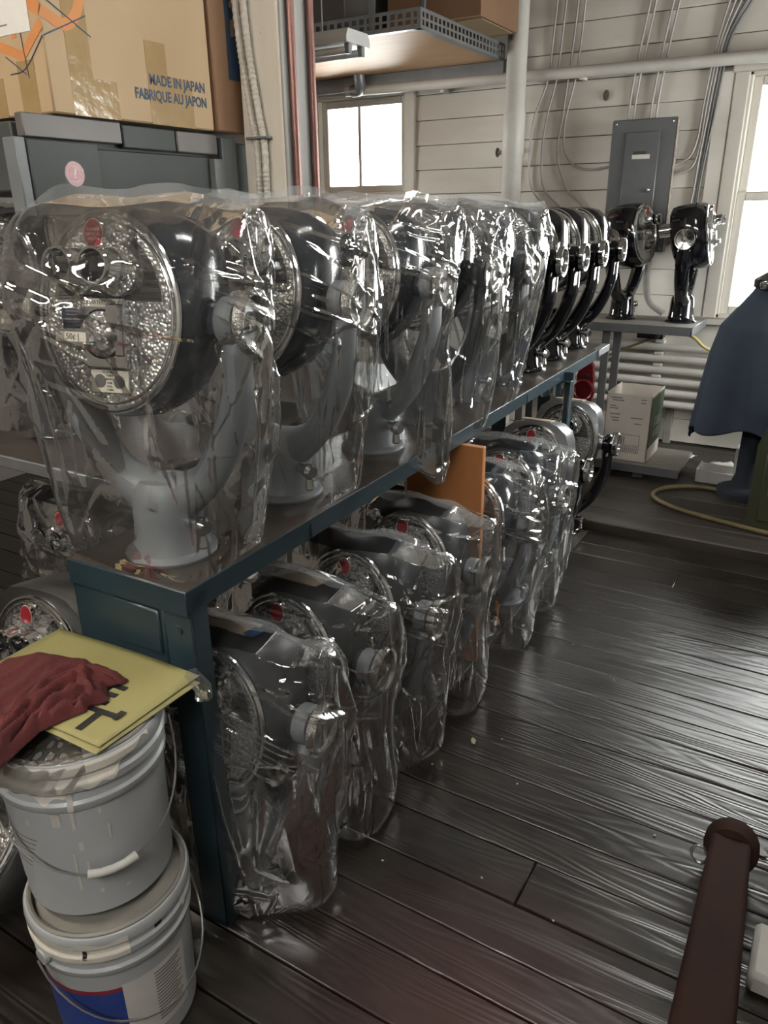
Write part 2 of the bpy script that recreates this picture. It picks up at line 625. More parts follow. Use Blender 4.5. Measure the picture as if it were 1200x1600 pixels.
def text(body, size, mtx, m, parent, name='lettering', align='CENTER', spacing=1.0, sx=1.0, bold=0.):
    c = bpy.data.curves.new(name, 'FONT')
    c.body = body
    c.size = size
    c.align_x = align
    c.align_y = 'CENTER'
    c.space_character = spacing
    c.extrude = .0002
    c.offset = bold
    c.resolution_u = 3
    c_o = bpy.data.objects.new(name, c)
    COL.objects.link(c_o)
    bpy.context.view_layer.update()
    me = bpy.data.meshes.new_from_object(c_o.evaluated_get(bpy.context.evaluated_depsgraph_get()))
    bpy.data.objects.remove(c_o)
    bpy.data.curves.remove(c)
    me.materials.clear()
    me.materials.append(M[m] if isinstance(m, str) else m)
    me_o = bpy.data.objects.new(name, me)
    link(me_o, parent)
    me_o.matrix_local = mtx @ Matrix.Diagonal((sx, 1, 1, 1))
    return me_o


def grid_mesh(name, P, m, parent=None, closed_u=False, smooth=True):
    """P: array (nv, nu, 3)"""
    nv, nu = P.shape[:2]
    me = bpy.data.meshes.new(name)
    idx = np.arange(nv * nu).reshape(nv, nu)
    if closed_u:
        idn = np.concatenate([idx, idx[:, :1]], 1)
    else:
        idn = idx
    a = idn[:-1, :-1].ravel()
    b = idn[:-1, 1:].ravel()
    c = idn[1:, 1:].ravel()
    d = idn[1:, :-1].ravel()
    F = np.stack([a, b, c, d], 1).astype(np.int32)
    me.vertices.add(nv * nu)
    me.vertices.foreach_set('co', P.reshape(-1).astype(np.float32))
    me.loops.add(F.size)
    me.loops.foreach_set('vertex_index', F.ravel())
    me.polygons.add(len(F))
    me.polygons.foreach_set('loop_start', np.arange(0, F.size, 4, dtype=np.int32))
    me.polygons.foreach_set('use_smooth', [smooth] * len(F))
    me.update(calc_edges=True)
    me.validate()
    me.materials.append(M[m] if isinstance(m, str) else m)
    return link(bpy.data.objects.new(name, me), parent)


# ================================================================== THE ROOM
floor = box('floor', (-4.6, -2.4, -.12), (2.6, 5.8, -.035), 'siding_dark', bev=0)
struct(floor, 'dark wooden plank floor of the workshop')
y = -2.3
k = 0
while y < 3.775:
    w = random.choice((.118, .13, .142, .155))
    if y + w > 3.70:
        w = 3.775 - y
    cuts = [-4.55, 1.98]
    if y > .4:
        c = random.uniform(-.6, 1.6)
        if random.random() < .35:
            cuts.insert(1, c)
    for a, b in zip(cuts, cuts[1:]):
        dz = random.uniform(-.0022, .0012)
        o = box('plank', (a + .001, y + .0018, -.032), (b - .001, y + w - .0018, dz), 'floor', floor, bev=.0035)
    y += w
    k += 1
# raised part at the back of the room
y = 3.79
while y < 5.5:
    w = .20
    box('plank', (-4.55, y + .002, -.03), (1.98, min(5.5, y + w) - .002, .048 + random.uniform(-.002, .002)), 'platform', floor, bev=.006)
    y += w

ceiling = struct(box('ceiling', (-4.6, -2.4, 3.15), (2.6, 5.8, 3.25), 'ceil', bev=0))
struct(box('wall_front', (-4.7, -2.5, -.1), (2.7, -2.35, 3.2), 'wallplain', bev=0))


def holes_split(x0, x1, z0, z1, wins=None):
    """rectangles of [x0,x1]x[z0,z1] that miss the windows"""
    rects = [(x0, x1, z0, z1)]
    for cx, cz, w, h in (WINS if wins is None else wins):
        a0, a1, b0, b1 = cx - w / 2, cx + w / 2, cz - h / 2, cz + h / 2
        out = []
        for (p0, p1, q0, q1) in rects:
            if p1 <= a0 or p0 >= a1 or q1 <= b0 or q0 >= b1:
                out.append((p0, p1, q0, q1))
                continue
            if p0 < a0:
                out.append((p0, a0, q0, q1))
            if p1 > a1:
                out.append((a1, p1, q0, q1))
            m0, m1 = max(p0, a0), min(p1, a1)
            if q0 < b0:
                out.append((m0, m1, q0, b0))
            if q1 > b1:
                out.append((m0, m1, b1, q1))
        rects = out
    return rects


bm = bmesh.new()
for (a, b, c, d) in holes_split(-2.4, 5.8, -.1, 3.2, LWINS):
    bx(bm, (LWALL_X - .16, a, c), (LWALL_X, b, d))
struct(obj('wall_left', bm, 'wallplain'), 'plain wall far to the left')
bm = bmesh.new()
for (a, b, c, d) in holes_split(-2.4, 5.8, -.1, 3.2, RWINS):
    bx(bm, (RWALL_X, a, c), (RWALL_X + .16, b, d))
struct(obj('wall_right', bm, 'wallplain'), 'plain wall on the right of the aisle')
bm = bmesh.new()
for (a, b, c, d) in holes_split(-4.7, 2.16, -.1, 3.2):
    bx(bm, (a, WALL_Y, c), (b, WALL_Y + .16, d))
wall_back = struct(obj('wall_back', bm, 'siding_dark'), 'white painted board wall at the far end')
z = .06
while z < 3.1:
    zt = z + .166
    for (a, b, c, d) in holes_split(-4.55, RWALL_X, z + .004, zt):
        if d - c < .03 or b - a < .03:
            continue
        # clapboard: thicker at its lower edge
        bmm = bmesh.new()
        y0 = WALL_Y
        bx(bmm, (a, y0 - .018, c), (b, y0 + .002, d), .003)
        for v in bmm.verts:
            if v.co.y < y0 - .01:
                v.co.y += .010 * (v.co.z - z) / .166
        obj('board', bmm, 'siding', wall_back)
    z = zt


def window(idx, cx, cz, w, h, kind, label, side=0):
    t = empty('window_%d' % idx, (cx, WALL_Y, cz) if not side else (RWALL_X if side > 0 else LWALL_X, cx, cz), R(-90 * side))
    t['kind'] = 'structure'
    t['label'] = label
    fw = .05
    for nm, lo, hi in (('casing', (-w / 2 - .085, -.035, -h / 2 - .06), (-w / 2, .0, h / 2 + .05)),
                       ('casing', (w / 2, -.035, -h / 2 - .06), (w / 2 + .085, .0, h / 2 + .05)),
                       ('casing', (-w / 2 - .10, -.04, h / 2), (w / 2 + .10, .0, h / 2 + .10)),
                       ('window_sill', (-w / 2 - .12, -.075, -h / 2 - .06), (w / 2 + .12, .02, -h / 2 - .012))):
        box(nm, lo, hi, 'trimwhite', t, .006)
    # jamb lining
    bmm = bmesh.new()
    bx(bmm, (-w / 2 - .001, -.02, -h / 2 - .012), (-w / 2 + .014, .16, h / 2))
    bx(bmm, (w / 2 - .014, -.02, -h / 2 - .012), (w / 2 + .001, .16, h / 2))
    bx(bmm, (-w / 2, -.02, h / 2 - .014), (w / 2, .16, h / 2 + .001))
    bx(bmm, (-w / 2, -.02, -h / 2 - .012), (w / 2, .16, -h / 2 + .006))
    obj('jamb', bmm, 'trimwhite', t)

    def sash(x0, x1, z0, z1, yy):
        bmm = bmesh.new()
        bx(bmm, (x0, yy, z0), (x0 + fw, yy + .035, z1), .004)
        bx(bmm, (x1 - fw, yy, z0), (x1, yy + .035, z1), .004)
        bx(bmm, (x0 + fw, yy, z1 - fw), (x1 - fw, yy + .035, z1), .004)
        bx(bmm, (x0 + fw, yy, z0), (x1 - fw, yy + .035, z0 + fw), .004)
        s = obj('sash', bmm, 'trimwhite', t)
        return s, (x0 + fw - .004, x1 - fw + .004, z0 + fw - .004, z1 - fw + .004, yy + .016)

    i = .014
    if kind == 'two':        # two side-by-side lights with a thin mullion
        s, (a, b, c, d, yy) = sash(-w / 2 + i, w / 2 - i, -h / 2 + .006, h / 2 - i, .03)
        box('mullion', (-.05, yy - .02, c), (-.025, yy + .02, d), 'trimwhite', s, .004)
        box('pane', (a, yy, c), (-.048, yy + .003, d), 'glass', s, 0)
        box('pane', (-.027, yy, c), (b, yy + .003, d), 'glass', s, 0)
    else:                    # sliding sash, upper and lower
        s, (a, b, c, d, yy) = sash(-w / 2 + i, w / 2 - i, 0, h / 2 - i, .06)
        box('pane', (a, yy, c), (b, yy + .003, d), 'glass', s, 0)
        s, (a, b, c, d, yy) = sash(-w / 2 + i, w / 2 - i, -h / 2 + .006, .045, .02)
        box('pane', (a, yy, c), (b, yy + .003, d), 'glass', s, 0)
    return t


window(1, *WINS[0], 'two', 'small bright two-light window above the bagged viewers')
window(2, *WINS[1], 'sash', 'tall bright sash window at the right edge')
for i_, rw in enumerate(RWINS):
    window(3 + i_, *rw, 'sash', 'tall sash window in the right wall', 1)
window(4, *LWINS[0], 'sash', 'unseen sash window added in the left wall', -1)
# things seen through the left window: a drain pipe outside
op = obj('downpipe', tube(bmesh.new(), [(-3.32, 6.4, -.1), (-3.32, 6.4, 3.2)], .03, 10), 'pipeblue')
tag(op, 'pale downpipe outside seen through the small window', 'pipe')

# the big white column pipe and the wall pipe
t = empty('column_pipe', (-2.17, 5.36, .05))
obj('shaft', lathe(bmesh.new(), [(.066, 0), (.066, 1.9), (.073, 1.91), (.073, 2.16), (.066, 2.17), (.066, 3.10)], 28), 'whitepipe', t)
obj('foot_plate', lathe(bmesh.new(), [(0, 0), (.12, 0), (.12, .02), (.07, .03)], 24), 'whitepipe', t)
tag(t, 'thick white vertical pipe column in front of the board wall', 'pipe')
t = empty('wall_pipe', (0, 0, 0))
obj('pipe_run', tube(bmesh.new(), [(-3.55, 5.42, 2.445), (-2.0, 5.42, 2.425), (1.98, 5.42, 2.375)], .034, 14), 'whitepipe', t)
for x in (-2.75, -1.75, .4):
    box('bracket', (x - .015, 5.42, 2.38), (x + .015, 5.51, 2.40), 'whitepipe', t, .003)
obj('elbow', tube(bmesh.new(), catmull([(-3.50, 5.42, 2.445), (-3.42, 5.40, 2.45), (-3.40, 5.36, 2.50), (-3.40, 5.34, 2.62)]), .042, 12), 'galv', t)
tag(t, 'white horizontal pipe running along the far board wall', 'pipe')
t = empty('wall_valve', (-2.27, 5.44, 1.95))
obj('stem', tube(bmesh.new(), [(.08, .02, .03), (-.05, .02, .03)], .014, 8), 'whitepipe', t)
obj('handwheel', lathe(bmesh.new(), [(0, 0), (.028, 0), (.032, .006), (.028, .012), (0, .012)], 14, AX((-.06, .02, .03), (1, 0, 0))), 'cable_dark', t)
obj('elbow', tube(bmesh.new(), [(.08, .02, -.06), (0, .02, -.06), (0, .02, -.24)], .011, 8), 'whitepipe', t)
tag(t, 'small painted tap and elbow beside the white column', 'valve')

# thin surface conduits on the wall
WY = WALL_Y - .026


def wall_cable(pts, r, m, label):
    o = obj('wall_cable', tube(bmesh.new(), catmull([(x, WY - r * .3, z) for x, z in pts], 6), r, 6), m)
    tag(o, label, 'cable', 'cables on the far board wall')
    return o


ups = [(-1.98, -1.95), (-1.92, -1.86), (-1.84, -1.70), (-1.80, -1.62)]
for i, (xt, xe) in enumerate(ups):
    if i < 3:
        pts = [(xt + .03, 3.1), (xt, 2.62), (xt - .02, 2.40), (xt - .10 + .03 * i, 2.18), (xt - .12 + .03 * i, 1.95), (xe - .12, 1.74), (xe + .02, 1.60), (xe + .10, 1.45)]
    else:
        pts = [(xt + .03, 3.1), (xt + .01, 2.62), (xt - .01, 2.40), (xt - .06, 2.15), (xt - .05, 1.98), (xt + .02, 1.88), (xt + .14, 1.85), (-1.50, 1.87)]
    wall_cable(pts, .0075, 'cable', ['leftmost of four thin cables curving down right of the column', 'second of four thin cables curving down right of the column', 'third of four thin cables curving down right of the column', 'rightmost of four thin cables, curving into the grey panel side'][i])
for i, x in enumerate((-1.44, -1.405, -1.30, -1.265)):
    wall_cable([(x + .10 + .02 * (i // 2), 3.1), (x + .06, 2.75), (x + .02, 2.45), (x, 2.25), (x - .005, 2.10)], .0085, 'cable', ['leftmost cable entering the top of the grey panel', 'second cable entering the top of the grey panel', 'third cable entering the top of the grey panel', 'rightmost cable entering the top of the grey panel'][i])
for i in range(5):
    x = -.985 + .018 * i
    end = [[(x - .02, 2.0), (-1.04, 1.90), (-1.12, 1.86)], [(x - .02, 1.95), (-1.02, 1.84), (-1.12, 1.80)], [(x - .03, 1.9), (x - .05, 1.6), (-1.06, 1.42), (-1.14, 1.36)], [(x - .03, 1.8), (x - .045, 1.5), (x - .05, 1.30)], [(x - .04, 1.8), (x - .05, 1.5), (x - .06, 1.30)]][i]
    wall_cable([(x + .15 + .03 * i, 3.1), (x + .08 + .02 * i, 2.80), (x + .03, 2.55), (x + .005, 2.35), (x - .01, 2.15)] + end, .0085, 'cable_dark' if i > 2 else 'cable', ['dark bundle cable bending left into upper panel side', 'bundle cable bending left just below the upper bend', 'bundle cable sweeping left behind the far bare viewer', 'fourth cable of the bundle beside the right window trim', 'rightmost cable of the bundle beside the right window trim'][i])
o = obj('knot_hole', lathe(bmesh.new(), [(0, 0), (.022, 0), (.018, .004), (0, .004)], 12, AX((-1.60, WALL_Y - .024, 2.285), (0, -1, 0)), 1, 1.5), 'siding_dark')
struct(o)
o.name = 'trim_1'

# wide trim board left of the right window
struct(box('trim_2', (-.93, WALL_Y - .03, .9), (-.838, WALL_Y - .012, 2.36), 'siding', bev=.004))

# electrical panel
t = empty('electrical_panel', (-1.31, WALL_Y - .02, 1.73))
box('cabinet_body', (-.19, -.10, -.385), (.19, .0, .385), 'panel', t, .008)
box('cover_frame', (-.20, -.116, -.395), (.20, -.10, .395), 'panel', t, .008)
d = box('panel_door', (-.105, -.126, -.33), (.105, -.116, .32), 'panel', t, .006)
box('label_strip', (-.055, -.1285, .165), (.055, -.126, .19), 'paper', d, 0)
box('label_strip', (-.05, -.1285, .192), (.03, -.126, .21), 'cab', d, 0)
obj('latch', lathe(bmesh.new(), [(0, 0), (.013, 0), (.013, .012), (0, .015)], 14, AX((.066, -.126, -.02), (0, -1, 0))), 'chrome', d)
box('chipped_edge', (.198, -.117, -.39), (.2015, -.06, .38), 'chipped', t, 0)
for sx in (-1, 1):
    for sz in (-1, 1):
        obj('screw', lathe(bmesh.new(), [(0, 0), (.007, 0), (.004, .004), (0, .004)], 8, AX((.175 * sx, -.116, .37 * sz), (0, -1, 0))), 'chrome', t)
tag(t, 'grey electrical panel with chipped edge on the board wall', 'electrical panel')

# heating pipes below the far shelf
t = empty('pipe_radiator', (0, 0, 0))
for i in range(6):
    zz = .345 + i * .077
    obj('heating_pipe', tube(bmesh.new(), [(-1.75, 5.40, zz), (-.15, 5.40, zz)], .026, 14), 'whitepipe', t)
for x in (-1.06, -.35):
    bmm = bmesh.new()
    bx(bmm, (x - .012, 5.43, .30), (x + .012, 5.50, .80), .003)
    obj('bracket', bmm, 'whitepipe', t)
    for i in range(6):
        zz = .345 + i * .077
        bmm = bmesh.new()
        bx(bmm, (x - .03, 5.385, zz + .026), (x + .03, 5.45, zz + .046), .004)
        obj('clamp', bmm, 'whitepipe', t)
tag(t, 'rack of white heating pipes under the far shelf', 'radiator')
struct(box('trim_3', (-.98, WALL_Y - .05, .05), (-.93, WALL_Y - .018, .33), 'shelfwood', bev=.004))


# ================================================================== THE COIN VIEWER
TILT = Matrix.Translation((0, 0, .50)) @ Matrix.Rotation(R(-9), 4, 'X')
# outline of the housing seen from the front, right half, top to bottom
HALF = [(0, .200), (.05, .1995), (.098, .190), (.138, .160), (.156, .115), (.163, .06), (.164, .01), (.158, -.04), (.143, -.09), (.118, -.133), (.085, -.165), (.045, -.184), (0, -.190)]
OUT = HALF + [(-x, zz) for x, zz in HALF[-2:0:-1]]


def section(bm, yy, s, dz=0):
    return [bm.verts.new((x * s, yy, dz + zz * s)) for x, zz in OUT]


def loft(bm, secs, cap0=True, cap1=True):
    for a, b in zip(secs, secs[1:]):
        n = len(a)
        for i in range(n):
            bm.faces.new((a[i], a[(i + 1) % n], b[(i + 1) % n], b[i]))
    if cap0:
        bm.faces.new(secs[0])
    if cap1:
        bm.faces.new(secs[-1][::-1])


PA, PB, PZ = .150, .176, .004      # face plate half axes and height


def plate_m(u, v, d):
    """matrix on the face: local x = right, y = up, z = out of the face"""
    return TILT @ Matrix(((1, 0, 0, u), (0, 0, -1, -.104 - d), (0, 1, 0, v + PZ), (0, 0, 0, 1)))


def ell(a, b, n=40, c=(0, 0)):
    return [(c[0] + a * math.cos(2 * PI * i / n), c[1] + b * math.sin(2 * PI * i / n)) for i in range(n)]


def tx(bm, mtx):
    bmesh.ops.transform(bm, matrix=mtx, verts=bm.verts)
    return bm


def viewer_meshes():
    """every part once, as (name, mesh-slot, bmesh, default material, sub-of)"""
    D = {}
    # stand: flared base
    D['base'] = lathe(bmesh.new(), [(0, 0), (.098, 0), (.100, .006), (.096, .013), (.086, .018), (.078, .035), (.074, .07), (.072, .12), (.068, .150), (.052, .168), (0, .172)], 36)
    # the fork
    bm = bmesh.new()
    for s in (-1, 1):
        path = catmull([(.0, 0, .115), (.055 * s, 0, .140), (.115 * s, 0, .185), (.165 * s, 0, .27), (.195 * s, 0, .36), (.200 * s, 0, .43), (.200 * s, 0, .505)], 5)
        n = len(path)
        rad = [.062 + (.036 - .062) * (i / 9) if i < 9 else .036 + (.026 - .036) * min(1, (i - 9) / (n * .45)) for i in range(n)]
        tube(bm, path, rad, 12, flat=((0, 1, 0), 1.0))
        for v in bm.verts:
            pass
        lathe(bm, [(0, 0), (.040, 0), (.046, .006), (.047, .030), (.042, .038), (0, .038)], 26, AX((.176 * s, 0, .5), (s, 0, 0)))
    for v in bm.verts:                                     # arms are broad straps, deeper than thick
        if abs(v.co.y) > 1e-5 and v.co.z < .455:
            k = 1.0 + .55 * max(0, min(1, (v.co.z - .14) / .2))
            v.co.y *= k
    D['fork'] = bm
    # clamp bolt on the stand
    bm = lathe(bmesh.new(), [(0, 0), (.013, 0), (.013, .035), (.019, .036), (.021, .05), (.014, .06), (0, .06)], 16, AX((.066, -.025, .085), (1, -.35, 0)))
    lathe(bm, [(0, -.05), (.010, -.05), (.013, -.045), (.008, -.01), (.008, 0)], 12, AX((.104, -.038, .085), (0, 0, 1)))
    D['clamp_bolt'] = bm
    # housing
    bm = bmesh.new()
    def mixsec(yy, k, s_):
        out = []
        for x, zz in OUT:
            a_ = math.atan2(zz - PZ, x)
            q = 1 / math.hypot(math.cos(a_) / (PA * s_), math.sin(a_) / (PB * s_))
            out.append(bm.verts.new((x * k + (1 - k) * q * math.cos(a_), yy, zz * k + (1 - k) * (PZ + q * math.sin(a_)))))
        return out
    loft(bm, [mixsec(-.100, 0, 1.03), mixsec(-.085, .35, 1.06), mixsec(-.05, .85, 1.06), section(bm, -.01, 1.0), section(bm, .05, .955, .008), section(bm, .085, .86, .018), section(bm, .100, .70, .026), section(bm, .106, .45, .03)])
    D['housing'] = tx(bm, TILT)
    bm = bmesh.new()
    secs = [section(bm, -.100, 1.0), section(bm, -.085, 1.01), section(bm, -.01, 1.0), section(bm, .05, .955, .008), section(bm, .085, .86, .018), section(bm, .100, .70, .026), section(bm, .106, .45, .03)]
    loft(bm, secs)
    D['housing_square'] = tx(bm, TILT)
    # pivot spacers
    bm = bmesh.new()
    for s in (-1, 1):
        lathe(bm, [(0, 0), (.036, 0), (.036, .022), (0, .022)], 22, AX((.157 * s, 0, .5), (s, 0, 0)))
    D['spacer'] = bm
    # big knurled knobs
    for s, nm in ((1, 'knob_a'), (-1, 'knob_b')):
        D[nm] = lathe(bmesh.new(), [(0, 0), (.014, 0), (.014, .012), (.056, .013), (.059, .016), (.059, .032), (.056, .036), (.050, .035), (.047, .022), (.020, .018), (.014, .026), (0, .027)], 40, AX((.213 * s, 0, .5), (s, 0, 0)))
        D[nm + '_dish'] = lathe(bmesh.new(), [(.0475, .0228), (.021, .0188), (.0205, .0190)], 32, AX((.2133 * s, 0, .5), (s, 0, 0)))
    # face plate and its rim
    D['face_plate'] = prism(bmesh.new(), ell(PA * .97, PB * .97, 56), -.006, .0, plate_m(0, 0, .004))
    bm = bmesh.new()
    for sc_, rr, dd in ((1.0, .0065, .004), (.925, .0035, .005)):
        N = 64
        pts = [(PA * sc_ * math.cos(2 * PI * i / N), PB * sc_ * math.sin(2 * PI * i / N), dd) for i in range(N)]
        rings = []
        for i in range(N):
            p = Vector(pts[i])
            nrm = Vector((math.cos(2 * PI * i / N) / PA, math.sin(2 * PI * i / N) / PB, 0)).normalized()
            rings.append([bm.verts.new(p + nrm * rr * math.cos(q * PI / 4) + Vector((0, 0, 1)) * rr * math.sin(q * PI / 4)) for q in range(8)])
        for i in range(N):
            a, b = rings[i], rings[(i + 1) % N]
            for q in range(8):
                bm.faces.new((a[q], a[(q + 1) % 8], b[(q + 1) % 8], b[q]))
    D['rim'] = tx(bm, plate_m(0, 0, 0))
    # ribbed field on the upper half
    poly = [(.118 * math.cos(a), .004 + .148 * math.sin(a)) for a in [R(8 + i * (164 / 30)) for i in range(31)]]
    D['ribbed_field'] = prism(bmesh.new(), poly, 0, .0025, plate_m(0, 0, .0038))
    # raised binocular mount: two lobes with little horns
    bm = bmesh.new()
    for u, v, ra, rb, h in ((-.042, .079, .044, .045, .026), (.036, .079, .047, .047, .026), (-.002, .085, .03, .033, .0255), (.014, .134, .014, .020, .012), (.042, .128, .024, .014, .012), (-.040, .112, .020, .020, .0245)):
        N = 36
        poly = [(u + ra * (1 + .035 * math.sin(7 * 2 * PI * i / N)) * math.cos(2 * PI * i / N), v + rb * (1 + .035 * math.sin(7 * 2 * PI * i / N)) * math.sin(2 * PI * i / N)) for i in range(N)]
        prism(bm, poly, 0, h)
    D['binocular_mount'] = tx(bm, plate_m(0, 0, .0045))
    # eyepieces
    for u, nm in ((-.041, 'eye_a'), (.033, 'eye_b')):
        D[nm] = lathe(bmesh.new(), [(.0335, 0), (.0335, .010), (.030, .013), (.030, .046), (.0325, .050), (.031, .056), (.027, .056), (.0255, .050), (.0245, .028)], 32, plate_m(u, .079, .030))
        D[nm + '_lens'] = lathe(bmesh.new(), [(.0248, .030), (.015, .026), (0, .024)], 28, plate_m(u, .079, .030))
    # badge
    D['badge'] = lathe(bmesh.new(), [(0, 0), (.027, 0), (.027, .018), (.0255, .021), (.0235, .0195), (0, .0195)], 32, plate_m(-.006, .137, .008), .86, 1.12)
    D['badge_face'] = prism(bmesh.new(), ell(.0188, .0245, 32), 0, .0012, plate_m(-.006, .137, .0275))
    D['badge_ring'] = prism(bmesh.new(), ell(.0200, .0260, 32), 0, .0008, plate_m(-.006, .137, .0273))
    # coin mechanism
    D['coin_plate'] = bx(bmesh.new(), (-.043, -.098, 0), (.047, .030, .016), .003, plate_m(0, 0, .004))
    D['dial'] = lathe(bmesh.new(), [(.041, 0), (.041, .004), (.034, .006), (.034, .018), (.031, .021), (0, .021)], 36, plate_m(-.002, -.036, .02))
    D['dial_well'] = lathe(bmesh.new(), [(0, .0005), (.043, .0005), (.045, .003), (.041, .005)], 36, plate_m(-.002, -.036, .0195))
    hp = [(-.056, -.009), (-.056, .004), (-.046, .012), (.004, .015), (.018, .008), (.018, -.008), (.004, -.015), (-.046, -.014)]
    D['handle'] = prism(bmesh.new(), [(x - .012, yy - .006) for x, yy in hp], .0, .024, plate_m(-.002, -.036, .040))
    D['handle_label'] = bx(bmesh.new(), (-.066, -.0145, 0), (.000, .0025, .0012), 0, plate_m(-.002, -.036, .0635))
    bm = bx(bmesh.new(), (.020, -.020, .0), (.044, .018, .022), .003)
    bx(bm, (.030, -.075, 0), (.046, -.02, .012), .003)
    D['coin_chute'] = tx(bm, plate_m(0, 0, .018))
    D['top_label'] = bx(bmesh.new(), (-.038, .012, 0), (.038, .027, .0015), .0003, plate_m(0, 0, .0200))
    D['instruction_plate'] = bx(bmesh.new(), (-.040, -.143, 0), (.044, -.101, .006), .001, plate_m(0, 0, .004))
    bm = bmesh.new()
    for u in (-.019, .023):
        lathe(bm, [(.0125, 0), (.0125, .001), (0, .0012)], 20, plate_m(u, -.122, .010))
    D['coin_picture'] = bm
    bm = bmesh.new()
    bx(bm, (-.103, -.010, 0), (-.050, .008, .002), 0)
    bx(bm, (-.101, -.034, 0), (-.052, -.013, .002), 0)
    D['notice_plate'] = tx(bm, plate_m(0, 0, .004))
    bm = bmesh.new()
    for k_ in range(6):
        v = .004 - k_ * .0065
        bx(bm, (-.093, v - .0012, 0), (-.060, v, .0005), 0)
    D['notice_print'] = tx(bm, plate_m(0, 0, .0061))
    bm = bx(bmesh.new(), (.060, -.130, 0), (.0645, .012, .003), .001)
    D['ridge_bar'] = tx(bm, plate_m(0, 0, .004))
    bm = bmesh.new()
    for k_ in range(5):
        bx(bm, (-.030 + k_ * .013, -.160, 0), (-.022 + k_ * .013, -.149, .002), .0006)
    D['raised_numerals'] = tx(bm, plate_m(0, 0, .004))
    # lens barrels at the back
    for u, nm in ((-.045, 'lens_a'), (.045, 'lens_b')):
        prof = [(.040, 0)]
        for q in range(6):
            prof += [(.040, .012 * q + .002), (.036, .012 * q + .004), (.036, .012 * q + .009), (.040, .012 * q + .011)]
        prof += [(.040, .074), (.033, .074), (.031, .05), (0, .048)]
        D[nm] = lathe(bmesh.new(), prof, 26, TILT @ AX((u, .095, .065), (0, 1, 0)))
    return D


# part name, slot, (material per finish), parent slot
PARTS = [('base', 'base', 'stand', None), ('fork', 'fork', 'stand', None), ('clamp_bolt', 'clamp_bolt', 'chrome', 'base'),
         ('housing', 'housing', 'shell', None), ('spacer', 'spacer', 'shell', None),
         ('pivot_knob', 'knob_a', 'knob', None), ('pivot_knob', 'knob_b', 'knob', None), ('knob_dish', 'knob_a_dish', 'dish', 'knob_a'),
         ('face_plate', 'face_plate', 'plate', None), ('rim', 'rim', 'chrome', 'face_plate'),
         ('ribbed_field', 'ribbed_field', 'rib', 'face_plate'), ('binocular_mount', 'binocular_mount', 'plate', 'face_plate'),
         ('eyepiece', 'eye_a', 'chrome', None), ('eyepiece', 'eye_b', 'chrome', None), ('lens', 'eye_a_lens', 'darkhole', 'eye_a'), ('lens', 'eye_b_lens', 'darkhole', 'eye_b'),
         ('badge', 'badge', 'chrome', None), ('badge_ring', 'badge_ring', 'cream', 'badge'), ('badge_face', 'badge_face', 'red', 'badge'),
         ('coin_plate', 'coin_plate', 'smooth', None), ('dial_well', 'dial_well', 'darkhole', 'coin_plate'), ('dial', 'dial', 'plate', 'coin_plate'),
         ('coin_handle', 'handle', 'smooth', None), ('price_label', 'handle_label', 'cream', 'handle'), ('coin_chute', 'coin_chute', 'chrome', 'coin_plate'),
         ('top_label', 'top_label', 'cream', 'coin_plate'), ('instruction_plate', 'instruction_plate', 'cream', None), ('coin_picture', 'coin_picture', 'steel', 'instruction_plate'),
         ('notice_plate', 'notice_plate', 'navyink', None), ('notice_print', 'notice_print', 'greyink', 'notice_plate'), ('ridge_bar', 'ridge_bar', 'chrome', 'face_plate'), ('raised_numerals', 'raised_numerals', 'chrome', 'face_plate'),
         ('lens_barrel', 'lens_a', 'chrome', None), ('lens_barrel', 'lens_b', 'chrome', None)]
_VM = {}
for nm, bm_ in viewer_meshes().items():
    me = bpy.data.meshes.new('viewer_' + nm)
    bmesh.ops.recalc_face_normals(bm_, faces=bm_.faces)
    bm_.to_mesh(me)
    bm_.free()
    me.materials.append(None)
    smooth_by_angle(me, 34)
    _VM[nm] = me
FIN = {'grey': dict(stand='grey', shell='navy', plate='hammer', knob='knurl', smooth='chrome', rib='rib', dish='steel'),
       'dark': dict(stand='greydark', shell='black', plate='hammerdark', knob='knurl', smooth='chrome', rib='rib', dish='steel'),
       'black': dict(stand='black', shell='black', plate='hammer', knob='chrome', smooth='chrome', rib='rib', dish='greydark'),
       'alu': dict(stand='black', shell='steel', plate='hammerdark', knob='chrome', smooth='steel', rib='rib', dish='greydark'),
       'greyalu': dict(stand='grey', shell='greydark', plate='hammerdark', knob='knurl', smooth='steel', rib='rib', dish='steel')}


def viewer(label, loc, rz=0., fin='grey', group='coin viewers', skip=(), rot=None, only=None):
    root = empty('coin_viewer', loc, rz, rot)
    tag(root, label, 'coin viewer', group)
    made = {}
    f = FIN[fin]
    for nm, slot, mt, par in PARTS:
        if slot in skip or nm in skip or (only and nm not in only):
            continue
        if par is not None and par not in made:
            continue
        o = bpy.data.objects.new(nm, _VM['housing_square' if slot == 'housing' and fin == 'alu' else slot])
        link(o, made[par] if par else root)
        o.material_slots[0].link = 'OBJECT'
        o.material_slots[0].material = M[f.get(mt, mt)]
        made[slot] = o
    return root, made


FAR_SKIP = ('notice_print', 'raised_numerals', 'coin_picture', 'dial_well')


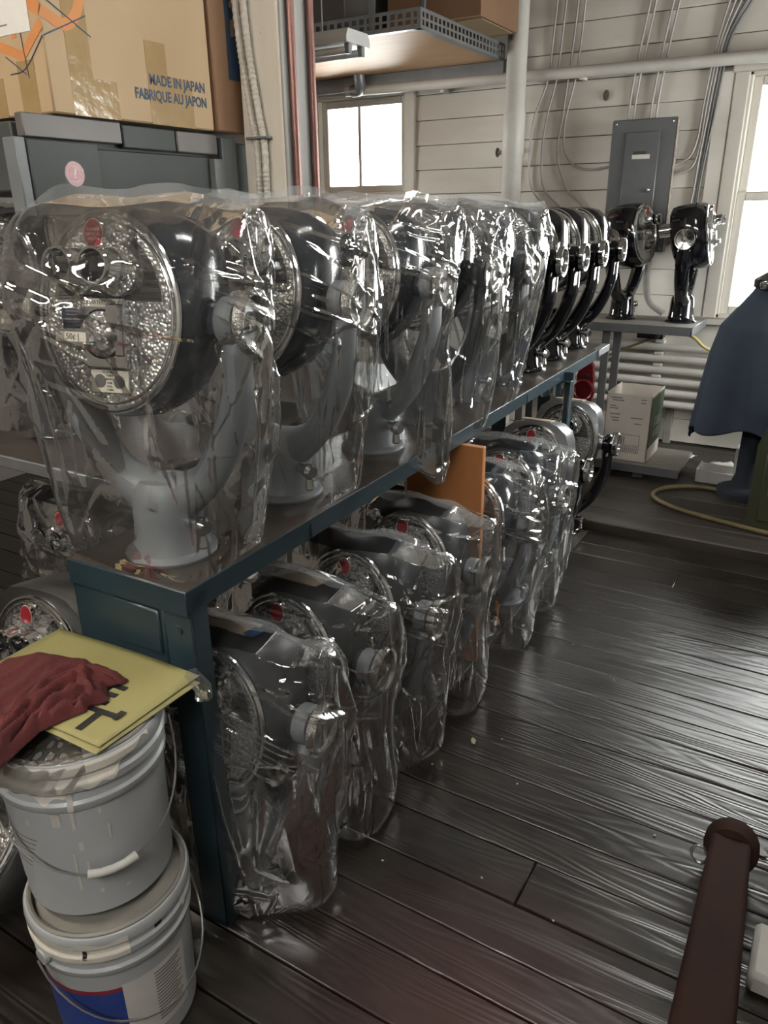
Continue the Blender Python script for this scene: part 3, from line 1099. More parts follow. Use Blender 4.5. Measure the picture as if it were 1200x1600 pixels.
# ------------------------------------------------------------------ the plastic bags
def bag_points(seed, droop=0., flare=0., tall=1.0, ear=.27, rough=1.0, bot=.215, nlong=38):
    g = np.random.default_rng(seed)
    nt_, nu = 200, 300
    # z, half width, depth to the front, depth to the back
    prof = np.array([(.724, .262, .003, .003), (.718, .268, .035, .025), (.708, .272, .090, .060), (.675, .274, .125, .095), (.61, .274, .170, .125), (.55, .276, .188, .140),
                     (.50, .277, .188, .145), (.44, .270, .184, .148), (.38, .262, .178, .150), (.30, .250, .172, .152), (.20, .232, .164, .150), (.10, .218, .158, .148), (.03, .212, .158, .150), (.004, .205, .155, .148)])
    lowk = np.clip((.40 - prof[:, 0]) / .35, 0, 1)
    prof[:, 1] = prof[:, 1] * (1 - lowk) + lowk * (prof[:, 1] * bot / .215)
    prof[:, 1] *= ear / .27
    s = np.concatenate([[0], np.cumsum(np.hypot(np.diff(prof[:, 0]), np.diff(prof[:, 2])))])
    ss = np.linspace(0, s[-1], nt_)
    pz, pa, pf, pb = [np.interp(ss, s, prof[:, k]) for k in range(4)]
    ker = np.ones(9) / 9
    for q in (pa, pf, pb):
        q[6:-6] = np.convolve(q, ker, 'same')[6:-6]
    th = np.linspace(0, 2 * PI, nu, endpoint=False)
    ct, st = np.cos(th), np.sin(th)
    e = 2 / 2.35
    cx = np.sign(ct) * np.abs(ct) ** e
    cy = np.sign(st) * np.abs(st) ** e
    X = pa[:, None] * cx[None]
    Y = np.where(cy[None] < 0, pf[:, None], pb[:, None]) * cy[None]
    Z = np.repeat(pz[:, None], nu, 1)
    # the flat sealed top: ears hang a little lower than the middle
    tw = np.clip((Z - .60) / .14, 0, 1)
    Z = Z - tw * (.0 + .17 * np.clip(np.abs(X) - .13, 0, None) * (1.2 + .5 * np.sign(X) * g.uniform(-.5, 1))) - tw * .004 * np.sin(X * 23 + g.uniform(0, 6))
    U = (th[None] / (2 * PI)) * 1.30 + 0 * Z          # metres round the bag
    V = Z.copy()
    disp = np.zeros_like(Z)

    def crease(u0, v0, u1, v1, w, amp):
        nonlocal disp
        for sh in (-1.30, 0, 1.30):
            du, dv = u1 - u0, v1 - v0
            L = math.hypot(du, dv)
            pu, pv = U - u0 + sh, V - v0
            t = (pu * du + pv * dv) / L
            d = np.abs(pu * dv - pv * du) / L
            a = np.clip(1 - d / w, 0, 1) * np.clip(np.minimum(t, L - t) / (.18 * L), 0, 1)
            disp = disp + amp * a

    # long folds from the shoulders down
    for k in range(30):
        u0 = g.uniform(0, 1.3)
        v0 = g.uniform(.30, .66)
        v1 = v0 - g.uniform(.2, .45)
        crease(u0, v0, u0 + g.uniform(-.08, .08), max(v1, -.02), g.uniform(.012, .034), g.choice([-1, 1]) * g.uniform(.006, .018) * rough)
    # folds radiating from the pivot knobs (u = 0 and .65)
    for k in range(16):
        uc = g.choice([0, .65])
        a = g.uniform(0, 2 * PI)
        L = g.uniform(.10, .34)
        crease(uc + .03 * math.cos(a), .5 + .03 * math.sin(a), uc + L * math.cos(a), .5 + L * math.sin(a), g.uniform(.008, .018), g.choice([-1, 1]) * g.uniform(.002, .006) * rough)
    # drag lines below the sealed top
    for k in range(22):
        u0 = g.uniform(0, 1.3)
        crease(u0, .715, u0 + g.uniform(-.16, .16), g.uniform(.45, .66), g.uniform(.007, .018), g.choice([-1, 1]) * g.uniform(.004, .011) * rough)
    # long sharp straight creases
    for k in range(nlong):
        u0, v0 = g.uniform(0, 1.3), g.uniform(.02, .70)
        a = g.normal(PI / 2, .75)
        L = g.uniform(.10, .36)
        crease(u0, v0, u0 + L * math.cos(a), v0 - L * math.sin(a), g.uniform(.007, .011), g.choice([-1, 1]) * g.uniform(.002, .0055))
    # a few hard folds pulled across the front from the sealed corners to the pivot
    for k in range(9):
        u0 = .975 + g.uniform(-.14, .14)
        v0 = g.uniform(.52, .68)
        crease(u0, v0, u0 + g.uniform(.16, .32), v0 - g.uniform(.02, .16), g.uniform(.009, .012), g.uniform(.006, .010))
    for k in range(8):
        u0 = .975 + g.uniform(-.22, .24)
        v0 = g.uniform(.25, .50)
        crease(u0, v0, u0 + g.uniform(-.05, .05), v0 - g.uniform(.18, .32), g.uniform(.009, .012), g.uniform(.006, .010))
    # crumples
    for k in range(70):
        u0, v0 = g.uniform(0, 1.3), g.uniform(0, .70)
        a = g.uniform(0, PI)
        L = g.uniform(.03, .11)
        crease(u0, v0, u0 + L * math.cos(a), v0 + L * math.sin(a), g.uniform(.006, .013), g.choice([-1, 1]) * g.uniform(.001, .003) * rough)
    # slow billows
    for k in range(7):
        disp += .0045 * np.sin(2 * PI * (round(g.uniform(1, 5)) * U / 1.30) + V * g.uniform(-14, 14) + g.uniform(0, 6)) * rough
    fade = np.clip((.724 - V) / .05, .12, 1)
    disp *= fade
    P = np.stack([X, Y, Z], 2)
    dU = np.roll(P, -1, 1) - np.roll(P, 1, 1)
    dV = np.gradient(P, axis=0)
    N = np.cross(dV, dU)
    N /= np.linalg.norm(N, axis=2, keepdims=True) + 1e-9
    out = np.sign(np.sum(N[..., :2] * P[..., :2], 2, keepdims=True))
    N *= np.where(out == 0, 1, out)
    P = P + N * disp[..., None]
    # loose bottom edge
    low = np.clip((.10 - V) / .10, 0, 1)
    P[..., 0] *= 1 + low * (flare + .025 * np.sin(th * 5 + g.uniform(0, 6)))[...]
    P[..., 1] *= 1 + low * (0.5 * flare + .02 * np.sin(th * 4 + g.uniform(0, 6)))
    P[..., 2] += low * .012 * (1 + np.sin(th * 3 + g.uniform(0, 6)))
    if droop:
        over = np.clip((P[..., 0] - .165) / .06, 0, 1)
        P[..., 2] -= droop * over * np.clip((.25 - V) / .25, 0, 1)
    else:
        P[..., 2] = np.maximum(P[..., 2], .003)
    P[..., 2] *= tall
    return P


def seam_points(P, seed):
    """the flat heat-sealed edge that stands up along the top of a bag"""
    g = np.random.default_rng(seed + 500)
    nu = P.shape[1]
    row = P[0, nu // 2:nu]
    row = row[np.argsort(row[:, 0])]
    x = np.linspace(row[0, 0] * 1.03, row[-1, 0] * 1.03, 60)
    z = np.interp(x, row[:, 0], row[:, 2])
    out = []
    lean = g.uniform(-.7, .5)
    ph = g.uniform(0, 6, 3)
    for k in range(6):
        h = k * .0045
        wv = np.sin(x * 19 + ph[0]) + .6 * np.sin(x * 43 + ph[1])
        out.append(np.stack([x, h * lean + .010 * k / 5 * wv, z - .006 + h * (1 - .25 * abs(lean)) - .004 * np.sin(x * 31 + ph[2]) * k / 5], 1))
    return np.array(out)


_BAG = {}
_SEAM = {}


def bag(label, loc, rz, var, m='bag', group='clear plastic bags'):
    if var not in _BAG:
        kw = [dict(seed=3, nlong=44, rough=.9), dict(seed=14, nlong=44, rough=.9), dict(seed=25, droop=.11, bot=.235), dict(seed=36, rough=1.1), dict(seed=47), dict(seed=58, rough=1.2, bot=.25), dict(seed=69, rough=1.9), dict(seed=71, bot=.255), dict(seed=82, bot=.25), dict(seed=93, bot=.245), dict(seed=104, bot=.25, rough=1.2)][var]
        pts = bag_points(**kw)
        o = grid_mesh('plastic_bag', pts, m, None, True)
        _BAG[var] = o.data
        sm = grid_mesh('sealed_edge', seam_points(pts, kw['seed']), 'seam', o)
        _SEAM[var] = sm.data
    else:
        o = bpy.data.objects.new('plastic_bag', _BAG[var])
        link(o)
        link(bpy.data.objects.new('sealed_edge', _SEAM[var]), o)
        if m != 'bag':
            o.material_slots[0].link = 'OBJECT'
            o.material_slots[0].material = M[m]
    o.location = loc
    o.rotation_euler = (0, 0, rz)
    tag(o, label, 'plastic bag', group)
    return o


# ================================================================== THE BLUE BENCH
BZ = .91
BR = R(1.6)
bench = empty('workbench', (-1.017, .931, 0), BR)
BW, BL = .345, 3.32       # depth, length
bm = bmesh.new()
bx(bm, (-BW, .004, BZ - .012), (-.004, BL, BZ), .002)
obj('bench_top', bm, 'benchtop', bench)
bm = bmesh.new()
bx(bm, (-.006, 0, BZ - .050), (.0, BL - .22, BZ + .001), .002)
obj('front_rail', bm, 'bench', bench)
bm = bmesh.new()
bx(bm, (-BW, -.001, BZ - .058), (0, .006, BZ + .001), .003)
obj('end_rail', bm, 'bench', bench)
box('back_rail', (-BW, 0, BZ - .05), (-BW + .006, BL, BZ), 'bench', bench, .002)
box('end_panel', (-BW + .03, .004, .70), (-.075, .012, BZ - .052), 'bench', bench, .004)
box('drawer_front', (-.215, -.002, .745), (-.085, .006, BZ - .062), 'bench', bench, .008)
box('far_angle', (-.03, BL - .22, BZ - .035), (.012, BL, BZ + .003), 'galv', bench, .004)
for nm, x0, yy in (('leg', -.075, .006), ('leg', -BW, .006), ('leg', -BW, 2.50), ('leg', -BW, BL - .1)):
    bm = bmesh.new()
    bx(bm, (x0, yy, 0), (x0 + .075, yy + .007, BZ - .012), .002)
    bx(bm, (x0 + .069 if x0 > -.2 else x0, yy, 0), (x0 + .075 if x0 > -.2 else x0 + .006, yy + .05, BZ - .012), .002)
    obj('leg', bm, 'bench', bench)
bm = bmesh.new()
bx(bm, (.035, 2.487, .0), (.042, 2.532, BZ - .05), .002)
bx(bm, (.000, 2.525, .0), (.042, 2.532, BZ - .012), .002)
bx(bm, (-.01, 2.487, BZ - .056), (.042, 2.53, BZ - .048), .002)
o = obj('leg', bm, 'bench', bench)
obj('screw', lathe(bmesh.new(), [(0, 0), (.011, 0), (.009, .004), (0, .005)], 12, AX((-.036, .006, .815), (0, -1, 0))), 'bench', bench)
for yy in (.43, 1.2, 2.0):
    box('rail_joint', (-.002, yy, BZ - .048), (.0022, yy + .006, BZ - .012), 'ink', bench, 0)
tag(bench, 'long narrow dark teal steel bench with oily brown top', 'workbench')

# orange upright board under the bench
o = box('upright_board', (-.30, -.011, .0), (.0, .011, BZ - .052 - .0095), 'orangewood', None, .003)
o.location = (-.975, 2.285, .0095)
tag(o, 'orange pine board standing upright under the blue bench', 'board')
# low plank along the floor below the bench
o = box('floor_plank', (-1.42, .98, .001), (-.985, 3.74, .009), 'benchtop', None, .004)
tag(o, 'dark low plank on the floor carrying the lower viewers', 'plank')
LZ = .0095

# ---- viewers on the bench
BY = [1.07, 1.49, 1.955, 2.33, 2.70, 3.05, 3.375, 3.70, 4.075]
bx_at = lambda yy: -1.192 - .0285 * (yy - 1.085)
NTH = ['nearest', 'second', 'third', 'fourth', 'fifth']
V1, v1parts = viewer('coin viewer with grey fork, nearest on the bench, inside clear plastic bag', (bx_at(1.07), BY[0], BZ), R(12), 'grey', 'viewers on the blue bench')
for i in (1, 2):
    viewer('coin viewer with grey fork inside bag, %s from the near end of the blue bench' % NTH[i], (bx_at(BY[i]), BY[i], BZ), R(2), 'grey', 'viewers on the blue bench', FAR_SKIP)
for i in (3, 4):
    viewer('dark coin viewer inside bag, %s from the near end of the blue bench' % NTH[i], (bx_at(BY[i]), BY[i], BZ), R(2), 'dark', 'viewers on the blue bench', FAR_SKIP)
BN = ['bare black coin viewer on the bench, right behind the last bagged one', 'bare black coin viewer, second of four bare ones on the bench', 'bare black coin viewer, third of four bare ones on the bench', 'bare black coin viewer at the far end of the blue bench']
for i in range(5, 9):
    viewer(BN[i - 5], (bx_at(BY[i]), BY[i], BZ), R(1 + (i % 3)), 'black', 'viewers on the blue bench', FAR_SKIP)
for i in range(5):
    bag(['clear plastic bag over the nearest viewer on the bench', 'clear plastic bag over the second viewer on the bench', 'clear plastic bag over third bench viewer, corner hanging below the edge', 'clear plastic bag over the fourth viewer on the bench', 'clear plastic bag over fifth bench viewer, next to the bare black ones'][i],
        (bx_at(BY[i]), BY[i], BZ + .001), R([11, 3, 2, 4, 1][i]), i, 'bag', 'bags on the blue bench')

# writing on the nearest viewer
pm = plate_m
text('QUARTERS ONLY', .0098, pm(0, .0195, .0217), 'ink', v1parts['top_label'].parent)
text('| 50\u00a2 |', .0145, pm(-.035, -.042, .0650), 'ink', v1parts['handle'])
for k_, w_ in enumerate(('TO OPERATE', 'TURN', 'HANDLE', 'ONE', 'FULL', 'TURN')):
    text(w_, .0058, pm(.002, -.105 - k_ * .0066, .0103), 'ink', v1parts['instruction_plate'])
for k_, w_ in enumerate(('TOWER', 'OPTICAL', 'VISION')):
    text(w_, .0078, pm(-.006, .144 - k_ * .0078, .0289), 'cream', v1parts['badge'])

# ---- viewers on the floor under the bench
LY = [1.125, 1.40, 1.705, 2.035, 2.50, 2.83, 3.235, 3.70]
LX = -1.095
for i in range(8):
    fin = 'greyalu' if i < 4 else ('grey' if i < 6 else 'alu')
    lab = ['coin viewer in bag under the bench, nearest to the camera, tan tape on top', 'coin viewer in bag, second from the near end under the bench', 'coin viewer in bag, third from the near end under the bench',
           'coin viewer in bag, just in front of the orange board under the bench', 'coin viewer in bag, first one beyond the orange board', 'coin viewer in bag, second one beyond the orange board',
           'bare metal coin viewer under the bench, next to the last bag', 'bare metal coin viewer under bench at the far end, behind steel leg'][i]
    sk = FAR_SKIP + (('coin_plate', 'handle', 'instruction_plate', 'notice_plate') if i > 5 else ())
    rt, mk = viewer(lab, (LX - (.02 if i > 5 else 0), LY[i], LZ), R([4, 3, 2, 3, 2, 1, 2, 2][i]), fin, 'viewers under the blue bench', sk)
    if i in (0, 1, 6, 7):
        o = box('tape_patch', (-.085, -.052, .1995), (.055, .022, .2035), 'masking', mk['housing'], .0005)
        o.matrix_local = TILT.copy()
    if i == 0:
        for xx in (-.105, .048):
            o = box('tape_patch', (xx, -.050, .1993), (xx + .028, -.005, .2043), 'bluetape', mk['housing'], .0005)
            o.matrix_local = TILT.copy()
for i in range(6):
    bag(['clear plastic bag over lower viewer nearest the camera', 'clear plastic bag over the second lower viewer', 'clear plastic bag over the third lower viewer', 'clear plastic bag over the lower viewer before the orange board', 'crumpled clear bag over lower viewer just beyond the orange board', 'clear plastic bag over the last wrapped lower viewer'][i],
        (LX, LY[i], LZ + .001), R([5, 2, 4, 1, 3, 2][i]), [7, 8, 9, 8, 10, 5][i], 'bag', 'bags under the blue bench')

# ================================================================== FAR SHELF
t = empty('far_bench', (0, 0, .05))
o = box('shelf_board', (-1.95, 4.95, .845), (-.80, 5.42, .880), 'shelfwood', t, .004)
box('front_angle', (-1.95, 4.938, .828), (-.80, 4.95, .882), 'greysteel', t, .003)
box('end_angle', (-.80, 4.938, .828), (-.79, 5.42, .882), 'greysteel', t, .003)
for x in (-1.335, -1.90):
    bm = bmesh.new()
    bx(bm, (x, 4.96, 0), (x + .05, 4.967, .845), .002)
    bx(bm, (x + .06, 5.0, 0), (x + .11, 5.01, .845), .002)
    bx(bm, (x, 4.96, 0), (x + .007, 5.01, .845), .002)
    obj('leg', bm, 'greysteel', t)
box('under_box', (-1.13, 5.0, .79), (-.97, 5.08, .845), 'black', t, .005)
box('low_board', (-1.36, 4.56, .075), (-.70, 5.0, .10), 'shelfwood', t, .004)
box('low_angle', (-1.36, 4.548, .05), (-.70, 4.56, .102), 'greysteel', t, .003)
for x in (-1.30, -.98):
    box('foot', (x, 4.62, 0), (x + .06, 4.9, .075), 'greysteel', t, .003)
tag(t, 'grey steel shelf stand against the far board wall', 'shelf')
for i, (x, lab) in enumerate(((-1.29, 'bare black coin viewer facing right on far shelf, left of the two'), (-.915, 'bare black coin viewer in full profile on far shelf by the window'))):
    viewer(lab, (x, 5.20, .931), R(92 if i else 78), 'black', 'viewers on the far shelf', FAR_SKIP)
# cords below the far shelf
o = obj('yellow_cord', tube(bmesh.new(), catmull([(-.86, 5.1, .87), (-.80, 5.1, .85), (-.74, 5.1, .80), (-.66, 5.12, .76)]), .010, 8), 'yellowcord')
tag(o, 'short yellow cord hanging from the right end of the far shelf', 'cord')
o = obj('looped_cord', tube(bmesh.new(), catmull([(-.97, 5.06, .86), (-1.05, 5.09, .83), (-1.2, 5.1, .76), (-1.32, 5.1, .70)]), .008, 8), 'hose')
tag(o, 'dull cord sagging under the middle of the far shelf', 'cord')
o = obj('wall_hose', tube(bmesh.new(), catmull([(-1.19, 5.44, 1.42), (-1.21, 5.44, 1.2), (-1.17, 5.42, 1.03), (-1.06, 5.40, .95)]), .022, 10), 'cable')
tag(o, 'thick pale flexible hose between the two far shelf viewers', 'hose')

# open white carton on the low board
cx0, cx1, cy0, cy1, cz0, cz1 = -1.175, -.905, 4.60, 4.93, .152, .565
t = empty('open_carton', ((cx0 + cx1) / 2, (cy0 + cy1) / 2, cz0))
hw, hd, hh = (cx1 - cx0) / 2, (cy1 - cy0) / 2, cz1 - cz0
box('carton_side', (-hw, -hd, 0), (hw, -hd + .005, hh), 'whitebox', t, .001)
box('carton_side', (-hw, hd - .005, 0), (hw, hd, hh), 'whitebox', t, .001)
box('carton_side', (-hw, -hd, 0), (-hw + .005, hd, hh + .005), 'whitebox', t, .001)
s_ = box('carton_side', (hw - .005, -hd, 0), (hw, hd, hh + .005), 'whitebox', t, .001)
box('carton_bottom', (-hw, -hd, 0), (hw, hd, .004), 'whitebox', t, .0)
box('green_print', (hw, -hd + .002, .09), (hw + .0008, hd - .002, hh - .01), 'greenink', s_, 0)
mt_ = Matrix(((0, 0, 1, hw + .0012), (1, 0, 0, .02), (0, 1, 0, .20), (0, 0, 0, 1)))
text('STELLA', .085, mt_ @ Matrix.Translation((0, .03, 0)), 'whiteink', s_, sx=.55)
text('ARTOIS', .07, mt_ @ Matrix.Translation((0, -.045, 0)), 'whiteink', s_, sx=.55)
bm = bmesh.new()
for k_, (a, b, c) in enumerate(((-.11, -.04, .385), (-.10, -.03, .37), (-.11, -.075, .335), (-.11, -.06, .32), (-.11, -.045, .285), (-.10, -.05, .262), (-.09, -.05, .245), (.02, .09, .27), (.045, .085, .235), (.07, .10, .385), (.07, .10, .365))):
    bx(bm, (a, -hd - .0008, c), (b, -hd, c + .006))
for (a, b, c, d) in ((-.085, .085, .055, .09), (-.075, .085, .10, .165)):
    bx(bm, (a, -hd - .0008, c), (b, -hd, c + .003))
    bx(bm, (a, -hd - .0008, d), (b, -hd, d + .003))
    bx(bm, (b - .003, -hd - .0008, c), (b, -hd, d))
    bx(bm, (a, -hd - .0008, c), (a + .003, -hd, d))
for k_ in range(14):
    bx(bm, (-.08 + k_ * .0115, -hd - .0008, .06), (-.075 + k_ * .0115, -hd, .086))
for k_ in range(6):
    bx(bm, (-.07 + k_ * .012, -hd - .0008, .108), (-.065 + k_ * .012, -hd, .155))
obj('carton_print', bm, 'greyink', t)
tag(t, 'open white carton with green printed side on the low far board', 'carton')

# red machine part behind the bench end
t = empty('red_jack', (-1.30, 4.55, .05))
bm = prism(bmesh.new(), [(-.05, 0), (.055, 0), (.05, .62), (.03, .70), (-.01, .72), (-.04, .68), (-.05, .6)], -.02, .02, AX((0, 0, 0), (0, -1, 0)) @ Matrix.Rotation(PI, 4, 'Z'))
for v in bm.verts:
    v.co.z = abs(v.co.z)
obj('plate', bm, 'redpaint', t)
obj('pulley', tube(bmesh.new(), [(.0 + .06 * math.cos(a), -.04, .53 + .06 * math.sin(a)) for a in [i * PI / 8 for i in range(17)]], .012, 8), 'redpaint', t)
box('pin', (-.01, -.03, .60), (.02, -.02, .63), 'ink', t, .002)
tag(t, 'red metal machine frame behind the far end of the bench', 'machine')
t = empty('chrome_fitting', (-1.22, 3.96, .02))
obj('upright', tube(bmesh.new(), [(0, 0, 0), (0, 0, .78)], .028, 14), 'steel', t)
obj('cap', lathe(bmesh.new(), [(0, 0), (.05, 0), (.055, .02), (.05, .04), (0, .045)], 20, AX((-.02, -.05, .70), (0, -1, .1))), 'chrome', t)
obj('cap', lathe(bmesh.new(), [(0, 0), (.045, 0), (.05, .02), (.045, .04), (0, .045)], 20, AX((-.11, -.05, .69), (0, -1, .1))), 'chrome', t)
box('crossbar', (-.16, -.05, .66), (.03, -.02, .73), 'steel', t, .006)
tag(t, 'pale metal fitting standing under the far end of the bench', 'fitting')

# ================================================================== RIGHT SIDE OF THE AISLE
# blue cover over a stand
t = empty('covered_stand', (-.33, 4.62, .05))
nth, nz_ = 96, 60
th = np.linspace(0, 2 * PI, nth, endpoint=False)
prof = [(1.21, .05), (1.17, .10), (1.12, .13), (1.02, .20), (.95, .25), (.80, .285), (.60, .315), (.45, .335), (.36, .345)]
zs = np.array([p[0] for p in prof])
rs_ = np.array([p[1] for p in prof])
zz = np.linspace(1.21, .36, nz_)
rr = np.interp(zz, zs[::-1], rs_[::-1])
P = np.zeros((nz_, nth, 3))
depth = np.clip((1.21 - zz) / .85, 0, 1)[:, None]
fold = 1 + depth * (.055 * np.sin(th * 5 + .6) + .03 * np.sin(th * 9 + 2 + zz[:, None] * 3) + .012 * np.sin(th * 17))
P[..., 0] = rr[:, None] * fold * np.cos(th) * 1.05
P[..., 1] = rr[:, None] * fold * np.sin(th) * .72
P[..., 2] = zz[:, None] - depth ** 4 * (.05 * np.sin(th * 2 + 2.3) + .03 * np.sin(th * 5))
o = grid_mesh('cover_cloth', P, 'coat', t, True)
md = o.modifiers.new('thickness', 'SOLIDIFY')
md.thickness = .006
obj('stand_post', lathe(bmesh.new(), [(0, 0), (.16, 0), (.16, .03), (.09, .06), (.07, .12), (.065, 1.15), (0, 1.15)], 24), 'coatdark', t)
obj('head_clamp', lathe(bmesh.new(), [(.10, 1.14), (.135, 1.16), (.135, 1.20), (.07, 1.24), (.05, 1.27), (.045, 1.33), (.03, 1.35), (0, 1.36)], 28), 'black', t)
for a in (0.4, 2.2, 4.3):
    obj('clamp_screw', lathe(bmesh.new(), [(0, 0), (.02, 0), (.02, .05), (0, .055)], 14, AX((.13 * math.cos(a), .13 * math.sin(a), 1.18), (math.cos(a), math.sin(a), 0))), 'chrome', t)
tag(t, 'stand under a draped blue grey cloth cover by the right window', 'covered stand')

# olive machine at the right edge
t = empty('olive_cabinet', (-.02, 4.28, .05))
bm = prism(bmesh.new(), [(-.25, 0), (.35, 0), (.35, .60), (-.14, .60), (-.20, .55), (-.25, .45)], -.22, .22, Matrix.Rotation(PI / 2, 4, 'X'))
obj('cabinet_body', bm, 'olive', t)
box('cabinet_door', (-.20, -.232, .06), (.30, -.22, .42), 'olive', t, .004)
obj('handle', tube(bmesh.new(), [(-.16, -.235, .2), (-.16, -.26, .22), (-.16, -.26, .30), (-.16, -.235, .32)], .008, 8), 'steel', t)
obj('top_drum', lathe(bmesh.new(), [(0, 0), (.10, 0), (.10, .22), (0, .22)], 24, AX((-.09, -.1, .58), (0, 0, 1))), 'black', t)
tag(t, 'olive green machine cabinet at the right edge of the aisle', 'machine')

# little white tray, papers
t = empty('white_tray', (-.52, 4.80, .05))
box('tray_bottom', (-.10, -.08, 0), (.11, .09, .006), 'paper', t, .002)
box('tray_side', (-.10, -.085, 0), (.11, -.079, .075), 'paper', t, .002)
box('tray_side', (-.10, .085, 0), (.11, .091, .075), 'paper', t, .002)
box('tray_side', (-.106, -.085, 0), (-.10, .091, .085), 'paper', t, .002)
o = box('tray_flap', (.09, -.02, .05), (.115, .08, .22), 'paper', t, .002)
box('dark_part', (-.03, -.02, .006), (.06, .05, .035), 'ink', t, .01)
tag(t, 'small white open carton tray on the floor by the olive cabinet', 'tray')
for i, (x, yy, a, lab) in enumerate(((-.52, 5.12, .5, 'loose white paper sheet on the floor below the blue cover'), (-.78, 5.20, 1.1, 'grey scrap of paper on the floor behind the low shelf'))):
    P = np.zeros((6, 6, 3))
    for a_ in range(6):
        for b_ in range(6):
            P[a_, b_] = ((a_ - 2.5) * .028, (b_ - 2.5) * .022, .004 + .010 * math.sin(a_ * .9 + b_ * .7 + i) ** 2)
    o = grid_mesh('paper_scrap', P, 'paper')
    md = o.modifiers.new('thickness', 'SOLIDIFY')
    md.thickness = .001
    o.location = (x, yy, .05)
    o.rotation_euler = (0, 0, a)
    tag(o, lab, 'paper')

# the hose on the raised floor
hp = [(.45, 3.90, .062), (.05, 3.98, .062), (-.30, 4.06, .062), (-.62, 4.16, .062), (-.78, 4.30, .064), (-.74, 4.47, .066), (-.58, 4.58, .064), (-.38, 4.56, .062), (-.18, 4.46, .062), (.06, 4.36, .062), (.4, 4.3, .062)]
o = obj('rubber_hose', tube(bmesh.new(), catmull(hp, 8), .013, 10), 'hose')
tag(o, 'tan rubber hose looped on the raised floor at right', 'hose')

# red-brown beam in the near right corner
t = empty('wooden_beam', (-.005, 1.42, 0))
bdir = Vector((.037, -1.31, .33))
bm = bx(bmesh.new(), (-.054, -.045, 0), (.054, .045, bdir.length), .016, None, 3)
for v in bm.verts:
    v.co.x *= .86 + .22 * v.co.z / bdir.length
bmesh.ops.transform(bm, matrix=Matrix.Translation((-.012, .36, .058)) @ bdir.to_track_quat('Z', 'Y').to_matrix().to_4x4(), verts=bm.verts)
obj('beam', bm, 'rust', t)
obj('end_cap', lathe(bmesh.new(), [(0, -.04), (.058, -.035), (.066, -.01), (.066, .03), (.055, .05), (0, .055)], 20, AX((-.008, .31, .072), (0, 1, -.35))), 'rust', t)
obj('ring', tube(bmesh.new(), [(-.075 + .02 * math.cos(a), .27, .05 + .028 * math.sin(a)) for a in [i * PI / 8 for i in range(17)]], .004, 6), 'steel', t)
box('foot', (-.04, .28, 0), (.03, .36, .03), 'rust', t, .006)
tag(t, 'red brown rounded wooden beam in the near right corner', 'beam')
t = empty('white_bracket', (.13, 1.47, 0))
box('body', (-.06, -.08, .0), (.09, .08, .06), 'chip', t, .012)
o = obj('bolt_hole', lathe(bmesh.new(), [(0, 0), (.007, 0), (.006, .002), (0, .002)], 10, AX((-.01, -.04, .0595), (0, 0, 1))), 'ink', t)
box('back_lug', (.0, .05, .05), (.08, .08, .10), 'chip', t, .008)
tag(t, 'off-white metal bracket on the floor beside the brown beam', 'bracket')


def chip(name, pts, h, loc, rz, m, label, cat):
    o = obj(name, prism(bmesh.new(), pts, 0, h), m)
    for v in o.data.vertices:
        v.co.z += .25 * h * math.sin(v.co.x * 300) + .004 * (v.co.x / .03) ** 2
    o.location = loc
    o.rotation_euler = (0, 0, rz)
    tag(o, label, cat, 'floor litter')


chip('dry_leaf', [(-.016, 0), (-.006, .008), (.012, .006), (.02, -.002), (.004, -.009)], .0016, (-.794, 1.862, .002), 2.2, 'leaf', 'small pale dry leaf on the boards beside the bags', 'leaf')
chip('paint_flake', [(-.02, 0), (-.012, .011), (.008, .013), (.02, .003), (.012, -.008), (-.008, -.01)], .003, (.055, 1.83, .002), -.6, 'chip', 'curled white flake on the floor right of the beam end', 'flake')
chip('crumpled_flake', [(-.02, -.01), (-.016, .012), (0, .016), (.018, .01), (.022, -.006), (.004, -.016)], .010, (.115, 1.62, .002), .4, 'chip', 'crumpled grey scrap at the right edge above the white bracket', 'scrap')
for i, (x, yy) in enumerate(((-.72, 1.92), (-.86, 1.70), (-.70, 2.6), (-.55, 1.38), (-.80, 1.30), (-.60, 1.75), (-.35, 1.35), (-.2, 1.75))):
    chip('wood_crumb', [(-.004, 0), (0, .003), (.004, .001), (.002, -.003)], .0015, (x, yy, .002), i, 'chip', 'tiny pale crumb on the dark floor boards', 'crumb')

